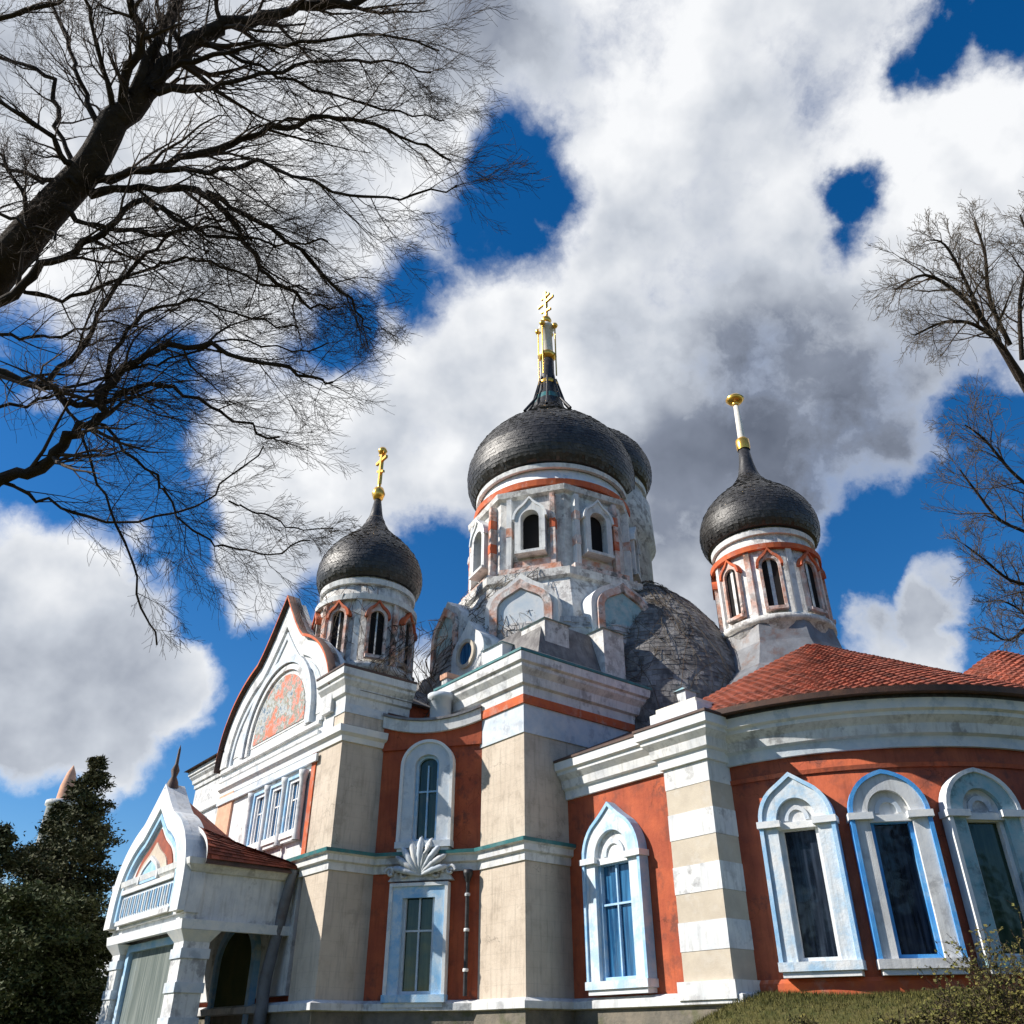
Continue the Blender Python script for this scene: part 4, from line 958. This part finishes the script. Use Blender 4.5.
# conifers and bushy evergreens at the left
def conifer(base, h, rad, seed, label, mname='needle', n_leaf=16000, group='evergreens beyond the porch', shape=.8, size=.24):
    root = empty('evergreen_tree', base); tag(root, label, 'tree', group)
    rnd = random.Random(seed); m = MB(); m.tube([Vector((0, 0, -.3)), Vector((.1, 0, h * .5)), Vector((0, .1, h * .97))], [h * .02, h * .012, .03], 'bark', 8); m.build('trunk', root)
    c = MB(); br = []
    nb = int(h * 9)
    for i in range(nb):
        t = rnd.random() ** .8; z = h * (.05 + .93 * t); rr = rad * ((1 - t) ** shape) * rnd.uniform(.45, 1.2) + .10
        a = rnd.uniform(0, 2 * math.pi); br.append((z, rr, a))
        tip = Vector((rr * math.cos(a), rr * math.sin(a), z - rr * .12)); c.tube([Vector((0, 0, z)), tip], [.05, .012], 'twig', 3)
    per = n_leaf // nb
    for z, rr, a in br:
        k = int(per * (.4 + rr / rad))
        for j in range(k):
            t = rnd.random() ** .6; r_ = rr * t; w = .28 * rr * (1.15 - t) + .10
            p = Vector((r_ * math.cos(a), r_ * math.sin(a), z - r_ * .15)) + Vector((rnd.gauss(0, w), rnd.gauss(0, w), rnd.gauss(0, w * .6)))
            s_ = size * rnd.uniform(.4, 1.1)
            u = Vector((rnd.gauss(0, 1), rnd.gauss(0, 1), rnd.gauss(0, .6))).normalized() * s_; v = u.cross(Vector((rnd.gauss(0, 1), rnd.gauss(0, 1), rnd.gauss(0, 1)))).normalized() * s_ * .35
            b = c.add([p - v * .5, p + u, p + v]); c.face((b, b + 1, b + 2), mname)
    c.build('crown', root); return root
def place(x, y, D):
    d = direction(x, y); k = D / math.hypot(d.x, d.y); p = Vector((0, 0, 1.6)) + d * k; return p
for (x, y, D, rad, seed, lab, mn, nl, shp) in (
    (100, 752, 50, 4.8, 1, 'tallest dark conifer with a pointed top just left of the porch', 'needle', 56000, .85),
    (62, 800, 52, 4.6, 2, 'dark conifer with a blunter top, left of the tallest one', 'needle', 34000, .85),
    (4, 820, 48, 3.8, 3, 'evergreen at the left edge of the picture', 'needle', 34000, .7),
    (30, 885, 44, 4.0, 4, 'low bushy green tree in front of the conifers', 'leaf_dark', 38000, .35),
    (75, 890, 46, 3.6, 6, 'mid green bushy tree between the conifers and the porch', 'leaf_dark', 32000, .35),
    (-30, 870, 50, 4.0, 7, 'bushy evergreen cut by the left picture edge', 'leaf_dark', 10000, .5),
    (160, 905, 56, 4.0, 8, 'dark evergreen seen through the porch opening', 'needle', 14000, .5),
    (235, 915, 60, 4.5, 9, 'dark bushy evergreen seen through the side of the porch', 'leaf_dark', 14000, .4),
    (1110, 830, 60, 5, 10, 'evergreen beyond the right end of the church', 'needle', 8000, .6)):
    p = place(x, y, D); g = ground_h(p.x, p.y)
    conifer(Vector((p.x, p.y, g)), p.z - g, rad, seed, lab, mn, nl, shape=shp)

screen_tree = conifer(Vector((-14, -16, 0)), 15, 4.2, 12, 'added unseen evergreen behind the camera, screening skylight from the facade', 'needle', 9000, group='added evergreens that screen skylight', shape=.7, size=.5)  # unseen trees added behind the camera to cut skylight and reflect in panes
kids_ = list(screen_tree.children)
for i, (x, y, k) in enumerate(((-4, -13, 1.0), (5, -15, 1.15), (14, -14, .95), (23, -10, 1.1), (31, -4, 1.0), (38, 4, 1.1), (-22, -12, 1.1), (10, -22, 1.3), (28, -16, 1.3), (0, -23, 1.35))):
    t = screen_tree.copy(); COL.objects.link(t); t.location = (x, y, ground_h(x, y)); t.scale = (k, k, k); t.rotation_euler = (0, 0, i * 1.3)
    for c in kids_:
        d = c.copy(); COL.objects.link(d); d.parent = t
# small far chapel turret with peach tip above the conifers
p = place(73, 768, 75)
t = empty('distant_turret', (p.x, p.y, 0)); tag(t, 'small peach tipped turret peeping over the dark conifers', 'turret')
m = MB(); m.lathe(0, 0, [(1.1, 0), (1.1, p.z - 3.0), (1.25, p.z - 2.9), (1.25, p.z - 2.6), (.8, p.z - 2.5)], 'white', 16); m.build('wall', t)
m = MB(); m.lathe(0, 0, [(.6, p.z - 2.5), (.55, p.z - 1.4), (.32, p.z - .4), (.02, p.z + .2)], 'peach', 16); m.build('roof', t)

# shrubs at the foot of the apse
def shrub(base, h, seed, label, n=26, leaf=900, mt=('twig', 'twig', 'twig'), group='shrubs below the apse', name='shrub'):
    root = empty(name, base); tag(root, label, 'shrub', group)
    rnd = random.Random(seed); m = MB(); L_ = MB()
    for i in range(n):
        a = rnd.uniform(0, 6.28); sp = rnd.uniform(.15, .9)
        grow(m, Vector((rnd.gauss(0, .12), rnd.gauss(0, .12), -.1)), Vector((math.cos(a) * sp, math.sin(a) * sp, 1)), h * rnd.uniform(.6, 1.1), .016, 0, rnd, Vector((0, 0, .2)), mt, .3, 2, kids=(6, 5), minr=.004)
    m.build('stem', root)
    vs = m.v
    for i in range(leaf):
        p = Vector(vs[rnd.randrange(len(vs))]); 
        if p.z < .15 * h: continue
        s_ = rnd.uniform(.018, .05); u = Vector((rnd.gauss(0, 1), rnd.gauss(0, 1), rnd.gauss(0, 1))).normalized() * s_; v = u.orthogonal().normalized() * s_ * .7
        b = L_.add([p - u, p + v, p + u, p - v]); L_.face((b, b + 1, b + 2, b + 3), 'bud')
    L_.build('foliage', root)
for i, (x, D, h, lab) in enumerate(((995, 20.5, 1.9, 'twiggy shrub with yellow green buds at the bottom right corner'), (950, 21.5, 1.1, 'lower budding shrub left of the corner shrub'), (1045, 20, 2.3, 'budding shrub cut by the right picture edge'),
                                    (890, 22, .7, 'small budding shrub on the bank under the window with bright blue edges'), (800, 22.5, .6, 'small twiggy shrub near the striped pilaster'))):
    p = place(x, 1000, D); shrub(Vector((p.x, p.y, ground_h(p.x, p.y))), h, 40 + i, lab, n=34, leaf=6000 if h > 1 else 1500)

# grass on the bank
def grass():
    rnd = random.Random(77); m = MB()
    for i in range(42000):
        a = R_(rnd.uniform(-92, 5)); r = 8.55 + 5.5 * rnd.random() ** 1.5
        w = to_world(AX + r * math.cos(a), AY + r * math.sin(a)); z = ground_h(w.x, w.y) - .02
        h = rnd.uniform(.05, .17); d = Vector((rnd.gauss(0, .5), rnd.gauss(0, .5), 1)).normalized() * h; s_ = Vector((rnd.gauss(0, 1), rnd.gauss(0, 1), 0)).normalized() * .010
        p = Vector((w.x, w.y, z)); b = m.add([p - s_, p + s_, p + d]); m.face((b, b + 1, b + 2), rnd.choice(['grass', 'bud', 'grass']))
    o = m.build('grass'); tag(o, 'rough mossy grass on the bank below the curved wall', 'grass', kind='stuff')
grass()

# bare creepers on towers and roofs
def creeper(name, label, fn, nst, seed, pale=.5, th=.02):
    m = MB(); rnd = random.Random(seed)
    for i in range(nst):
        u, v = rnd.random(), rnd.random(); du, dv = rnd.gauss(0, .03), rnd.gauss(0, .05)
        pts = []
        for k in range(9):
            pts.append(Vector(fn(u, v)) + Vector((rnd.gauss(0, .03), rnd.gauss(0, .03), rnd.gauss(0, .03)))); du += rnd.gauss(0, .014); dv += rnd.gauss(0, .018); u += du; v += dv
            u = min(1, max(0, u)); v = min(1, max(0, v))
        r = th * rnd.uniform(.4, 1.2); m.tube(pts, [r * (1 - .08 * k) for k in range(9)], 'twig_pale' if rnd.random() < pale else 'twig', 3)
    o = m.build(name); o.location = C0; o.rotation_euler = (0, 0, -AZ)
    tag(o, label, 'creeper', 'bare creepers on the church'); return o
def f_drum(u, v):
    a = R_(-120 + 110 * u); r = 2.24 + .1 * v; return (LTX + r * math.cos(a), LTY + r * math.sin(a), 15.4 + 3.6 * v)
creeper('creeper', 'bare creeper twigs clinging to the left tower below its dome', f_drum, 60, 1)
def f_skirt(u, v):
    a = R_(-110 + 60 * u); r = 6.4 - 1.5 * v ** 1.4; return (CX + (r + .12) * math.cos(a), CY + (r + .12) * math.sin(a), 15.9 + 4.6 * v + .1)
creeper('creeper', 'tangled bare creeper on the grey roof left of the central tower', f_skirt, 120, 2, pale=.6)
def f_vault(u, v):
    a = R_(-130 + 120 * u); rr, zz = vp_at(v); return (VX + (rr + .08) * math.cos(a), VY + (rr + .08) * math.sin(a), zz + .08)
creeper('creeper', 'pale dry creeper hanging over the sloping grey roof right of the central tower', f_vault, 190, 3, pale=.85, th=.016)
def f_gap(u, v): return (-7.6 + 2.6 * u, -2.2 + 1.6 * u + .5 * math.sin(v * 9), 12.7 + 4.5 * v)
creeper('creeper', 'dense dark twigs in the gap between left tower and dormer', f_gap, 130, 4, pale=.3)
